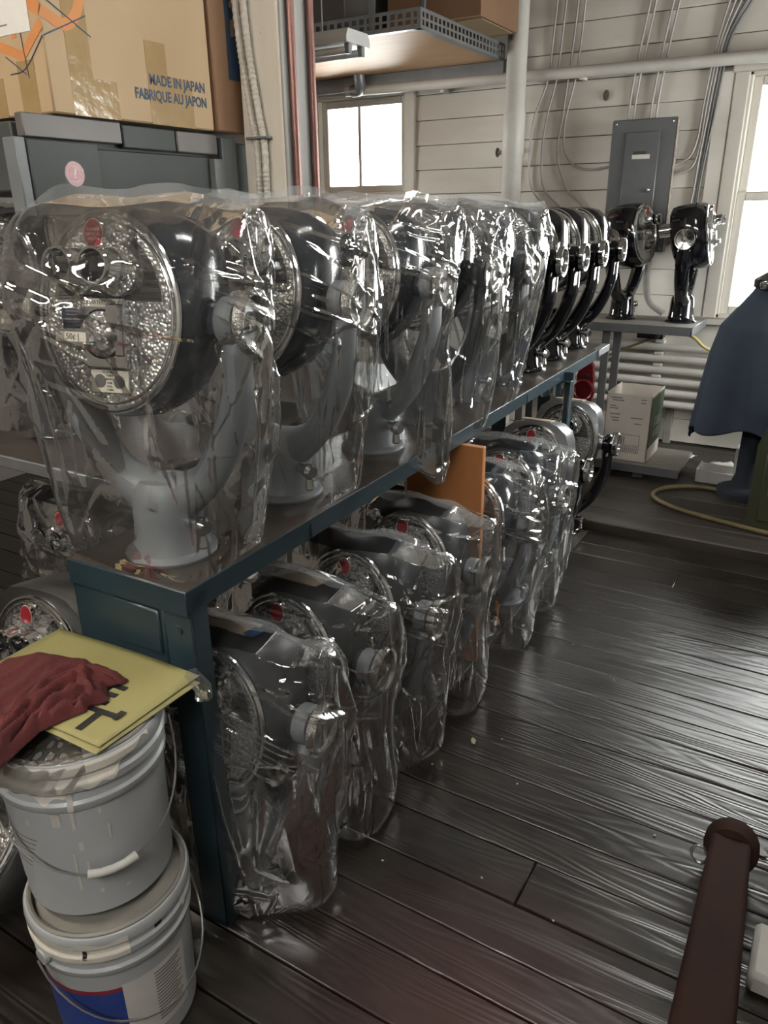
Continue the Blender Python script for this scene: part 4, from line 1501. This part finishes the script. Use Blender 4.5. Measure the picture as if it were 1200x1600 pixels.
# ================================================================== PAILS ON THE LEFT
def pail(label, loc, rz, lidded, extra):
    t = empty('paint_pail', loc, rz)
    H_ = .365
    body = [(0, .0), (.135, 0), (.139, .004), (.1395, .02), (.148, .255), (.154, .262), (.155, .275), (.150, .28), (.150, .298), (.157, .304), (.158, .318), (.153, .323), (.153, .335), (.158, .338), (.159, .355), (.156, .362), (.150, .362), (.148, .345)]
    b = obj('body', lathe(bmesh.new(), body, 64), 'pail', t)
    lid = obj('lid', lathe(bmesh.new(), [(.150, .352), (.152, .366), (.148, .370), (.143, .366), (.141, .350), (.12, .348), (0, .348)], 64), 'lid', t)

    def patch(name, a0, a1, z0f, z1f, m, off=.0012, n=40, par=b):
        """a film of paint or paper that follows the round wall between two angles"""
        rows = []
        prf = [(r, z) for r, z in body[:-2] if r > .12 and z > .01]
        zs_ = np.array([p[1] for p in prf])
        rs2 = np.array([p[0] for p in prf])
        NR = 40 if z1f(a0) - z0f(a0) > .04 else 6
        for j in range(NR):
            row = []
            for i in range(n + 1):
                a = a0 + (a1 - a0) * i / n
                zz_ = z0f(a) + (z1f(a) - z0f(a)) * j / (NR - 1)
                r = float(np.interp(zz_, zs_, rs2)) + off
                row.append((r * math.cos(a), r * math.sin(a), zz_))
            rows.append(row)
        return grid_mesh(name, np.array(rows), m, par)

    tag(t, label, 'paint pail')
    extra(t, b, patch)
    # wire bail with a plastic grip, hanging down the near side
    ax_ = R(72)
    ears = [Vector((.160 * math.cos(ax_), .160 * math.sin(ax_), .29)), Vector((-.160 * math.cos(ax_), -.160 * math.sin(ax_), .29))]
    mid = Vector((.166 * math.cos(ax_ - PI / 2), .166 * math.sin(ax_ - PI / 2), .125))
    pts = []
    for i in range(25):
        a = ax_ - PI * i / 24
        sag = math.sin(PI * i / 24)
        pts.append((.169 * math.cos(a), .169 * math.sin(a), .29 - .165 * sag ** .8))
    bl = obj('wire_handle', tube(bmesh.new(), pts, .0022, 6), 'wire', t)
    if lidded:
        g0 = [Vector(p) for p in pts[10:15]]
        gp = obj('grip', tube(bmesh.new(), [g0[0], g0[1], g0[2], g0[3], g0[4]], [.0085, .0078, .0078, .0078, .0085], 12), 'grip', bl)
    for e in ears:
        obj('handle_boss', lathe(bmesh.new(), [(0, 0), (.018, 0), (.016, .010), (0, .012)], 14, AX(e * .95 + Vector((0, 0, .29 * .05)), (e.x, e.y, 0))), 'pail', t)
    return t


def top_extra(t, b, patch):
    wob = lambda a: .292 + .010 * math.sin(a * 9) + .006 * math.sin(a * 23 + 1)
    patch('paint_smear', R(-165), R(22), lambda a: wob(a) + .062 * max(0, (a + R(35)) / R(57)), lambda a: .361, 'pailpaint', n=100)
    for (a, z0, z1, w) in ((-37, .215, .262, .0030), (-36, .262, .30, .0050), (-48, .225, .258, .0080), (-35, .165, .185, .0040), (-41, .07, .16, .0022), (-33, .10, .135, .0025), (-19, .240, .252, .0025), (-15, .175, .21, .0022), (-27, .055, .065, .003), (-8, .045, .052, .004), (-70, .22, .235, .003)):
        ra = R(a)
        d = w / .15
        patch('drip', ra - d, ra + d, lambda q: z0, lambda q: z1, 'drip', .0014, 4)
    lb = patch('faded_print', R(-112), R(-62), lambda a: .05, lambda a: .20, 'pail', .0006, 12)
    for k_ in range(7):
        patch('print_line', R(-108), R(-66 - 2 * k_), lambda a, k_=k_: .185 - k_ * .012, lambda a, k_=k_: .188 - k_ * .012, 'greyink', .0012, 10, lb)


def low_extra(t, b, patch):
    patch('paint_smear', R(-150), R(-42), lambda a: .300 + .003 * math.sin(a * 30), lambda a: .350 + .004 * math.sin(a * 14), 'pailpaint', n=60)
    patch('drip', R(-73), R(-70), lambda a: .315, lambda a: .335, 'ink', .0016, 3)
    patch('drip', R(-23), R(-17), lambda a: .325 + .02 * (a + R(20)), lambda a: .340, 'ink', .0016, 4)
    patch('drip', R(3), R(7), lambda a: .30, lambda a: .330, 'drip', .0016, 4)
    lb = patch('blue_label', R(-130), R(-51), lambda a: .05, lambda a: .205, 'pailblue', .0008, 24)
    patch('red_band', R(-130), R(-51), lambda a: .205, lambda a: .216, 'red', .0010, 24, lb)
    pl = patch('paper_label', R(-52), R(3), lambda a: .05, lambda a: .222, 'paper', .0012, 24)
    for k_ in range(16):
        patch('print_line', R(-28), R(-2 - 3 * ((k_ * 7) % 3)), lambda a, k_=k_: .205 - k_ * .009, lambda a, k_=k_: .209 - k_ * .009, 'greyink', .0018, 8, pl)


pail('lower grey paint pail with blue label under another pail', (-1.085, .70, .0015), R(14), False, low_extra)
pail('upper grey paint pail with cream paint smears and folder on top', (-1.115, .715, .371), R(-10), True, top_extra)

# folder stack, rag, plastic scraps on the upper lid
FZ = .744
for i, (dx, dy, rz, lab) in enumerate(((.008, -.006, -.03, 'lower yellow card folder sticking out under the top folder'), (0, 0, 0, 'top yellow card folder with black letters under the red rag'))):
    c = [(-1.375, .885), (-.978, .905), (-.972, .655), (-1.36, .625)]
    P = np.zeros((16, 20, 3))
    for a_ in range(16):
        for b_ in range(20):
            s1, s2 = a_ / 15, b_ / 19
            x = (c[0][0] * (1 - s2) + c[1][0] * s2) * (1 - s1) + (c[3][0] * (1 - s2) + c[2][0] * s2) * s1
            yy = (c[0][1] * (1 - s2) + c[1][1] * s2) * (1 - s1) + (c[3][1] * (1 - s2) + c[2][1] * s2) * s1
            P[a_, b_] = (x + 1.17, yy - .77, .004 * math.sin(s2 * 3) - .012 * max(0, s2 - .75) + .003 * s1)
    o = grid_mesh('card_folder', P, 'folder')
    md = o.modifiers.new('thickness', 'SOLIDIFY')
    md.thickness = .0012
    o.location = (-1.17 + dx, .77 + dy, FZ + i * .0055)
    o.rotation_euler = (0, 0, rz)
    tag(o, lab, 'folder')
    if i == 1:
        fm = lambda u, v, rz_: Matrix.Translation((u, v, .0062)) @ Matrix.Rotation(rz_, 4, 'Z')
        text("T", .085, fm(.129, -.077, R(6)), 'ink', o, sx=1.15, bold=.0025)
        text("'", .085, fm(.166, -.065, R(6)), 'ink', o, sx=1.2, bold=.002)
        text("E", .085, fm(.092, -.008, R(6)), 'ink', o, sx=1.1, bold=.0025)
# rag: crumpled folded cloth
na, nb = 70, 60
g = np.random.default_rng(5)
uu, vv = np.meshgrid(np.linspace(0, 1, nb), np.linspace(0, 1, na))
top_e = np.array([(-1.345, .735), (-1.315, .79), (-1.20, .815), (-1.088, .812)])
bot_e = np.array([(-1.30, .47), (-1.055, .515), (-1.085, .625), (-1.058, .70)])
tq = np.array([0, .33, .66, 1.0])
tx_ = [np.interp(uu, tq, e[:, k]) for e in (top_e, bot_e) for k in (0, 1)]
rx = tx_[0] * (1 - vv) + tx_[2] * vv
ry = tx_[1] * (1 - vv) + tx_[3] * vv
hz = .010 + 0 * uu
for k_ in range(30):
    a = g.uniform(-.5, 1.0)
    d = (uu - g.uniform(0, 1)) * math.cos(a) + (vv - g.uniform(.25, 1)) * math.sin(a) * 1.0
    hz = hz + g.uniform(.004, .012) * np.exp(-(d / g.uniform(.018, .045)) ** 2) * (.25 + .75 * vv)
hz = hz + .010 * np.sin(uu * 3.1) * np.sin(vv * 3.1)
edge = np.minimum(np.minimum(uu, 1 - uu), np.minimum(vv, 1 - vv))
hz = hz * np.clip(edge / .06, .08, 1)
wv = .012 * np.sin(vv * 11 + 1) * (uu > .5) * (uu - .5) * 2
P = np.stack([rx + wv, ry + .010 * np.sin(uu * 9) * vv, hz], 2) - np.array([-1.16, .68, 0])
over = np.clip((.60 - (P[..., 1] + .68)) / .10, 0, 1)
P[..., 2] -= .0
o = grid_mesh('shop_rag', P, 'rag')
md = o.modifiers.new('thickness', 'SOLIDIFY')
md.thickness = .003
o.location = (-1.16, .68, FZ + .0125)
tag(o, 'dirty red cloth rag lying on the yellow folder', 'rag')


# clear film scraps on the pail
def film(label, P, loc, m='bag'):
    o = grid_mesh('plastic_film', P, m)
    o.location = loc
    tag(o, label, 'plastic film', 'plastic film scraps')
    return o


P = np.zeros((24, 40, 3))
for a_ in range(24):
    for b_ in range(40):
        s1, s2 = a_ / 23, b_ / 39
        ang = R(-105) + s2 * R(72)
        rad = .07 + .094 * min(1, s1 / .62)
        zz_ = .352 + .002 * math.sin(s2 * 40 + s1 * 9) + .0015 * math.sin(s1 * 31)
        if s1 > .5:
            zz_ += .0185
        if s1 > .62:
            zz_ = .3705 - (s1 - .62) * .16
            rad = .1645 + .002 * math.sin(s2 * 33 + s1 * 20)
        P[a_, b_] = (rad * math.cos(ang), rad * math.sin(ang), zz_)
film('clear plastic film folded over the rim of the upper pail', P, (-1.115, .715, .373))
o = obj('plastic_film', tube(bmesh.new(), [(-.995, .90, .745), (-.95, .885, .742), (-.935, .87, .735)], .017, 12, caps=False), 'bagdark')
tag(o, 'rolled grey plastic strip poking out beside the folder', 'plastic film', 'plastic film scraps')

# ================================================================== SECOND ROW ON THE LEFT
t = empty('side_shelf', (0, 0, 0))
box('shelf_board', (-2.78, 1.335, .885), (-1.63, 3.2, .905), 'benchtop', t, .003)
box('end_strip', (-2.78, 1.323, .868), (-1.63, 1.335, .907), 'galv', t, .003)
for x, yy in ((-2.72, 1.36), (-1.68, 3.1), (-2.72, 3.1)):
    box('leg', (x, yy, 0), (x + .045, yy + .045, .885), 'greydark', t, .003)
tag(t, 'pale edged shelf behind the blue bench at left', 'shelf')
for i, (x, yy, lab) in enumerate(((-2.27, 1.60, 'black coin viewer in crumpled bag on the left shelf, behind nearest viewer'), (-1.93, 2.0, 'black coin viewer in bag on the left shelf, second one back'))):
    viewer(lab, (x, yy, .906), R(5), 'black', 'viewers on the left shelf', FAR_SKIP)
    bag(['crumpled clear bag over black viewer at the left picture edge', 'clear bag over the second viewer on the left shelf'][i], (x, yy, .907), R(4), 6 if i == 0 else 3, 'bagdark', 'bags on the left shelf')
rt, mk = viewer('bare coin viewer with red badge on the floor left of the bench', (-1.655, 1.085, .002), R(6), 'alu', 'viewers on the floor at left', FAR_SKIP)
for i, (x, yy, lab) in enumerate(((-1.70, 1.52, 'coin viewer in bag on the floor behind the bare one at left'), (-2.13, 1.55, 'coin viewer in bag on the floor at the left picture edge'))):
    viewer(lab, (x, yy, .002), R(4), 'alu', 'viewers on the floor at left', FAR_SKIP)
    bag(['clear bag over the floor viewer behind the bare one at left', 'clear bag over the floor viewer at the left picture edge'][i], (x, yy, .003), R(3), [5, 6][i], 'bag', 'bags on the floor at left')
# a loose head lying face up by the pails
rt, mk = viewer('loose hammered viewer head lying on the floor behind the pails', (-1.455, .84, .03), 0, 'alu', None,
                FAR_SKIP + ('base', 'fork', 'knob_a', 'knob_b', 'clamp_bolt', 'spacer', 'lens_a', 'lens_b'), rot=(R(-38), 0, R(8)))
rt.location = (-1.45, .40, -.13)

# ================================================================== CABINET, BOXES AND POST ON THE UPPER LEFT
t = empty('steel_cabinet', (0, 0, 0))
CX = -2.0
bm = bx(bmesh.new(), (-2.75, 1.445, 1.665), (CX - .035, 2.42, 1.84), .004)
obj('cabinet_body', bm, 'cab', t)
for cx_, cy_ in ((-2.74, 1.45), (-2.74, 2.38), (-2.09, 2.38)):
    box('support', (cx_, cy_, .907), (cx_ + .035, cy_ + .035, 1.67), 'greysteel', t, .003)
box('corner_strip', (CX - .06, 1.430, 1.60), (CX - .005, 1.462, 1.80), 'cablight', t, .003)
box('top_band', (CX - .036, 1.462, 1.802), (CX - .004, 1.80, 1.862), 'cabbrown', t, .003)
box('top_band', (CX - .036, 1.808, 1.792), (CX - .008, 2.03, 1.858), 'cab', t, .004)
box('top_band', (CX - .036, 2.036, 1.792), (CX - .008, 2.23, 1.858), 'cabbrown', t, .004)
dr = box('cabinet_door', (CX - .03, 1.464, 1.60), (CX, 1.70, 1.797), 'cab', t, .003)
box('back_panel', (CX - .034, 1.71, 1.60), (CX - .026, 2.21, 1.785), 'cab', t, .003)
box('side_strip', (CX - .034, 2.20, 1.60), (CX + .0, 2.25, 1.78), 'cablight', t, .003)
box('side_strip', (CX - .05, 2.255, 1.60), (CX - .01, 2.33, 1.85), 'cablight', t, .003)
# round sticker on the door
stm = Matrix(((0, 0, 1, CX), (1, 0, 0, 1.604), (0, 1, 0, 1.712), (0, 0, 0, 1)))
st = obj('sticker', prism(bmesh.new(), ell(.0335, .0335, 36), 0, .0008, stm), 'paper', dr)
obj('sticker_ring', prism(bmesh.new(), ell(.0322, .0322, 36), 0, .0012, stm), 'red', dr)
obj('sticker_ring', prism(bmesh.new(), ell(.0215, .0215, 36), 0, .0015, stm), 'paper', dr)
obj('sticker_ring', prism(bmesh.new(), ell(.0198, .0198, 36), 0, .0018, stm), 'red', dr)
text('?', .034, stm @ Matrix.Translation((0, 0, .0021)), 'paper', dr, bold=.001)
tag(t, 'grey steel cabinet with a round red sticker behind the viewers', 'cabinet')


def carton(label, lo, hi, m):
    t = empty('cardboard_box', ((lo[0] + hi[0]) / 2, (lo[1] + hi[1]) / 2, lo[2]))
    t_lo = [a - b for a, b in zip(lo, t.location)]
    t_hi = [a - b for a, b in zip(hi, t.location)]
    b = box('box_body', t_lo, t_hi, m, t, .005)
    tag(t, label, 'cardboard box')
    return t, t_lo, t_hi


t, lo, hi = carton('large brown cardboard box with japanese origin print on the grey cabinet', (-2.62, 1.56, 1.866), (-1.992, 2.205, 2.50), 'card')
fx = lambda yy, zz_, d=.0012: Matrix(((0, 0, 1, hi[0] + d), (1, 0, 0, yy), (0, 1, 0, zz_), (0, 0, 0, 1)))
ff = lambda x, zz_, d=.0012: Matrix(((1, 0, 0, x), (0, 0, -1, lo[1] - d), (0, 1, 0, zz_), (0, 0, 0, 1)))
for nm, y0, y1, z0, z1 in (('tape', lo[1] + .07, lo[1] + .15, .0, .30), ('tape', lo[1] + .115, lo[1] + .235, 0, .10), ('tape', lo[1] + .36, lo[1] + .445, 0, .23), ('tape', lo[1] + .37, lo[1] + .55, 0, .14)):
    box(nm, (hi[0] - .0005, y0, z0), (hi[0] + .0007 + random.random() * .0004, y1, z1), 'tape', t, 0)
for nm, x0, x1, z0, z1 in (('tape', hi[0] - .13, hi[0] - .055, 0, .135), ('tape', hi[0] - .30, hi[0] - .20, 0, .10)):
    box(nm, (x0, lo[1] - .0008, z0), (x1, lo[1] + .0005, z1), 'tape', t, 0)
text('MADE IN JAPAN', .041, fx(lo[1] + .488, .124), 'blueblock', t, sx=.84, bold=.0012)
text('FABRIQUE AU JAPON', .041, fx(lo[1] + .458, .080), 'blueblock', t, sx=.80, bold=.0012)


def stroke(name, pts, w, mtx, m, par):
    P = [Vector((p[0], p[1], 0)) for p in pts]
    L, Rr = [], []
    for i, p in enumerate(P):
        d = (P[min(i + 1, len(P) - 1)] - P[max(i - 1, 0)]).normalized()
        nn = Vector((-d.y, d.x, 0)) * w / 2
        L.append((p.x + nn.x, p.y + nn.y))
        Rr.append((p.x - nn.x, p.y - nn.y))
    bm = bmesh.new()
    for i in range(len(P) - 1):
        prism(bm, [L[i], L[i + 1], Rr[i + 1], Rr[i]], 0, .0004)
    bmesh.ops.transform(bm, matrix=mtx, verts=bm.verts)
    return obj(name, bm, m, par, smooth=False)


# orange mark wrapped round the corner, pen scribbles
stroke('orange_print', catmull([(lo[1] + .002, .245, 0), (lo[1] + .07, .222, 0), (lo[1] + .115, .25, 0), (lo[1] + .14, .31, 0), (lo[1] + .138, .38, 0), (lo[1] + .12, .44, 0)], 5), .030, fx(0, 0, .0008), 'orangeink', t)
stroke('orange_print', [(hi[0] - .001, .245), (hi[0] - .06, .275)], .034, ff(0, 0, .0008), 'orangeink', t)
stroke('orange_print', [(hi[0] - .001, .215), (hi[0] - .095, .145), (hi[0] - .20, .18)], .026, ff(0, 0, .0012), 'orangeink', t)
stroke('orange_print', [(hi[0] - .12, .19), (hi[0] - .13, .28)], .020, ff(0, 0, .0009), 'orangeink', t)
stroke('pen_line', catmull([(lo[1] + .0, .185, 0), (lo[1] + .08, .222, 0), (lo[1] + .15, .255, 0)], 4), .003, fx(0, 0, .0016), 'blueblock', t)
stroke('pen_line', [(lo[1] + .0, .285), (lo[1] + .16, .205)], .003, fx(0, 0, .0016), 'blueblock', t)
stroke('pen_line', catmull([(hi[0], .185, 0), (hi[0] - .09, .115, 0), (hi[0] - .16, .105, 0)], 4), .003, ff(0, 0, .0016), 'blueblock', t)
stroke('pen_line', [(hi[0] - .09, .20), (hi[0] - .082, .09)], .003, ff(0, 0, .0016), 'blueblock', t)
stroke('pen_line', [(hi[0] - .17, .15), (hi[0] - .09, .10)], .003, ff(0, 0, .0016), 'blueblock', t)
for k_ in range(4):
    stroke('blue_print', [(hi[0] - .075, .30 + k_ * .035), (hi[0] - .05, .315 + k_ * .035), (hi[0] - .006, .30 + k_ * .045)], .010, ff(0, 0, .0010), 'blueink', t)
stroke('blue_print', catmull([(lo[1] + .0, .32, 0), (lo[1] + .02, .36, 0), (lo[1] + .04, .42, 0), (lo[1] + .03, .47, 0)], 4), .012, fx(0, 0, .0010), 'blueblock', t)
stroke('blue_print', catmull([(lo[1] + .05, .36, 0), (lo[1] + .075, .345, 0), (lo[1] + .10, .36, 0)], 4), .012, fx(0, 0, .0010), 'blueblock', t)
lb = box('shipping_label', (hi[0] - .40, lo[1] - .0022, .20), (hi[0] - .045, lo[1] - .0008, .47), 'paper', t, .0004)
box('label_band', (hi[0] - .40, lo[1] - .0028, .35), (hi[0] - .10, lo[1] - .0021, .38), 'red', lb, 0)
box('label_line', (hi[0] - .30, lo[1] - .0026, .222), (hi[0] - .14, lo[1] - .0021, .226), 'greyink', lb, 0)

t, lo, hi = carton('dark brown cardboard box with blue block print behind the post', (-2.60, 2.215, 1.866), (-1.985, 2.75, 2.55), 'card2')
fx = lambda yy, zz_, d=.0012: Matrix(((0, 0, 1, hi[0] + d), (1, 0, 0, yy), (0, 1, 0, zz_), (0, 0, 0, 1)))
box('blue_print', (hi[0] - .0005, lo[1] + .075, .165), (hi[0] + .0008, lo[1] + .42, .60), 'blueblock', t, 0)
text('N', .11, fx(lo[1] + .135, .42) @ Matrix.Rotation(R(-90), 4, 'Z'), 'tanink', t, bold=.003)
text('E', .11, fx(lo[1] + .135, .325) @ Matrix.Rotation(R(-90), 4, 'Z'), 'tanink', t, bold=.003)

# the post: flaking cream face, grey side with copper pipes
t = empty('timber_post', (-1.785, 2.33, 0))
PW = .195
b = obj('post_body', bx(bmesh.new(), (-.187, 0, 0), (-.008, .175, 3.14), .006), 'post', t)
box('side_board', (-.012, .004, 0), (.002, .178, 3.14), 'post_grey', t, .004)
box('junction_box', (-.165, -.045, 1.47), (-.035, .0, 1.625), 'trimwhite', t, .012)
obj('knockout', lathe(bmesh.new(), [(0, 0), (.024, 0), (.022, .003), (0, .003)], 18, AX((-.10, -.045, 1.575), (0, -1, 0))), 'ink', t)
for k_, x in enumerate((-.125, -.092)):
    off = .030
    pts = catmull([(x - off, -.018, 3.12), (x - off - .012, -.018, 2.40), (x - off - .005, -.018, 2.15), (x - .004, -.018, 1.92), (x + .012, -.018, 1.82), (x + .010, -.018, 1.62)], 30)
    n_ = len(pts)
    # ribbed flexible conduit
    fine = []
    rad = []
    acc = 0
    for i in range(n_ - 1):
        seg_n = max(1, int((pts[i + 1] - pts[i]).length / .0035))
        for q in range(seg_n):
            fine.append(pts[i].lerp(pts[i + 1], q / seg_n))
    for i in range(len(fine)):
        rad.append(.0135 if (i // 2) % 2 else .0115)
    obj('flexible_conduit', tube(bmesh.new(), fine, rad, 8), 'flex', t, smooth=False)
box('conduit_strap', (-.150, -.036, 1.842), (-.055, -.0, 1.850), 'cablight', t, .002)
tag(t, 'white flaking timber post with two flexible conduits', 'post')
for k_, (yy, lab) in enumerate(((2.368, 'left copper pipe on the grey side of the post'), (2.478, 'right copper pipe on the grey side of the post'))):
    pp = obj('copper_pipe', tube(bmesh.new(), [(-1.768, yy, .0), (-1.768, yy, 3.14)], .0135, 14), 'copper')
    tag(pp, lab, 'pipe', 'copper pipes on the post')

# ================================================================== HANGING SHELF AND LAMP
t = empty('hanging_shelf', (0, 0, 0))
box('plywood', (-4.1, 4.24, 2.535), (-2.30, 5.42, 2.555), 'ply', t, .002)


def slotted(x0, y0, x1, y1, z0):
    """steel angle with two rows of round holes, built as strips with gaps"""
    L = math.hypot(x1 - x0, y1 - y0)
    bm = bmesh.new()
    n = int(L / .05)
    for (za, zb) in ((.0, .018), (.044, .056), (.082, .10)):
        bx(bm, (0, -.0015, za), (L, .0015, zb))
    for i in range(n + 1):
        for (za, zb) in ((.018, .044), (.056, .082)):
            a = max(0, min(L - .02, i * L / n - .010))
            bx(bm, (a, -.0015, za), (a + .020, .0015, zb))
    bx(bm, (0, 0, 0), (L, .04, .003))
    return tx(bm, Matrix.Translation((x0, y0, z0)) @ Matrix.Rotation(math.atan2(y1 - y0, x1 - x0), 4, 'Z'))


obj('slotted_angle', slotted(-4.1, 4.235, -2.285, 4.235, 2.53), 'galv', t)
obj('slotted_angle', slotted(-2.285, 4.235, -2.285, 5.42, 2.53), 'galv', t)
box('wall_ledger', (-4.1, 5.40, 2.44), (-2.28, 5.44, 2.535), 'galv', t, .003)
for x in (-2.62, -3.6):
    box('hanger', (x, 4.24, 2.56), (x + .045, 4.246, 3.14), 'galv', t, .002)
obj('diagonal_brace', tube(bmesh.new(), [(-2.30, 4.28, 2.60), (-2.60, 4.9, 3.1)], .018, 6), 'galv', t)
tag(t, 'plywood shelf hung from the ceiling on slotted steel angle', 'shelf')
t, lo, hi = carton('brown cardboard box standing on the hanging shelf', (-2.72, 4.62, 2.632), (-2.10, 5.18, 3.05), 'card2')
box('bottom_flap', (lo[0] + .22, lo[1] + .05, -.004), (hi[0] - .02, hi[1] - .05, .0), 'card', t, .001)
t, lo, hi = carton('dark carton far left on the hanging shelf', (-3.9, 4.35, 2.557), (-2.85, 5.2, 3.05), 'cabbrown')
tag(t, 'dark storage case at the back of the hanging shelf', 'storage case')
# fluorescent fitting
t = empty('strip_lamp', (-2.17, 3.42, 2.29))
bm = prism(bmesh.new(), [(-.10, .055), (-.085, .085), (.085, .085), (.10, .055), (.10, .03), (-.10, .03)], 0, 1.2, Matrix(((0, 0, -1, 0), (1, 0, 0, 0), (0, 1, 0, 0), (0, 0, 0, 1))))
obj('lamp_housing', bm, 'lampbody', t, smooth=False)
for yy in (-.055, .055):
    obj('fluorescent_tube', tube(bmesh.new(), [(-.03, yy, .005), (-1.17, yy, .005)], .016, 14), 'tube', t)
    box('lamp_holder', (-.035, yy - .014, -.012), (-.008, yy + .014, .035), 'galv', t, .003)
for x in (-.2, -1.0):
    obj('hanging_rod', tube(bmesh.new(), [(x, 0, .085), (x, 0, .85)], .004, 6), 'galv', t)
tag(t, 'unlit fluorescent strip lamp hanging in front of the shelf', 'lamp')

# unseen ceiling strip lamps; the two over the aisle are added fill
def lit_lamp(label, loc, rz, power, col):
    t = empty('ceiling_lamp', loc, rz)
    box('lamp_housing', (-.62, -.11, .03), (.62, .11, .08), 'lampbody', t, .004)
    m, nt, n, l, b = newmat('glowing tube')
    b.inputs['Emission Color'].default_value = (*col, 1)
    b.inputs['Emission Strength'].default_value = power
    for yy in (-.055, .055):
        obj('fluorescent_tube', tube(bmesh.new(), [(-.58, yy, -.008), (.58, yy, -.008)], .016, 12), m, t)
    for x in (-.5, .5):
        obj('hanging_rod', tube(bmesh.new(), [(x, 0, .08), (x, 0, 3.14 - loc[2])], .004, 6), 'galv', t)
    tag(t, label, 'lamp')


lit_lamp('lit ceiling strip lamp behind the camera to the left', (-2.1, -.15, 2.70), R(0), 95, (1.0, .91, .78))
lit_lamp('added fill strip lamp behind the camera over the aisle', (-.1, -1.1, 2.75), R(0), 125, (1.0, .97, .92))  # unseen lamp added to fill the camera-facing sides
lit_lamp('added fill strip lamp over the middle of the aisle', (-.35, 2.2, 2.95), R(90), 40, (1.0, .97, .92))  # unseen lamp added to brighten the aisle and the carton front
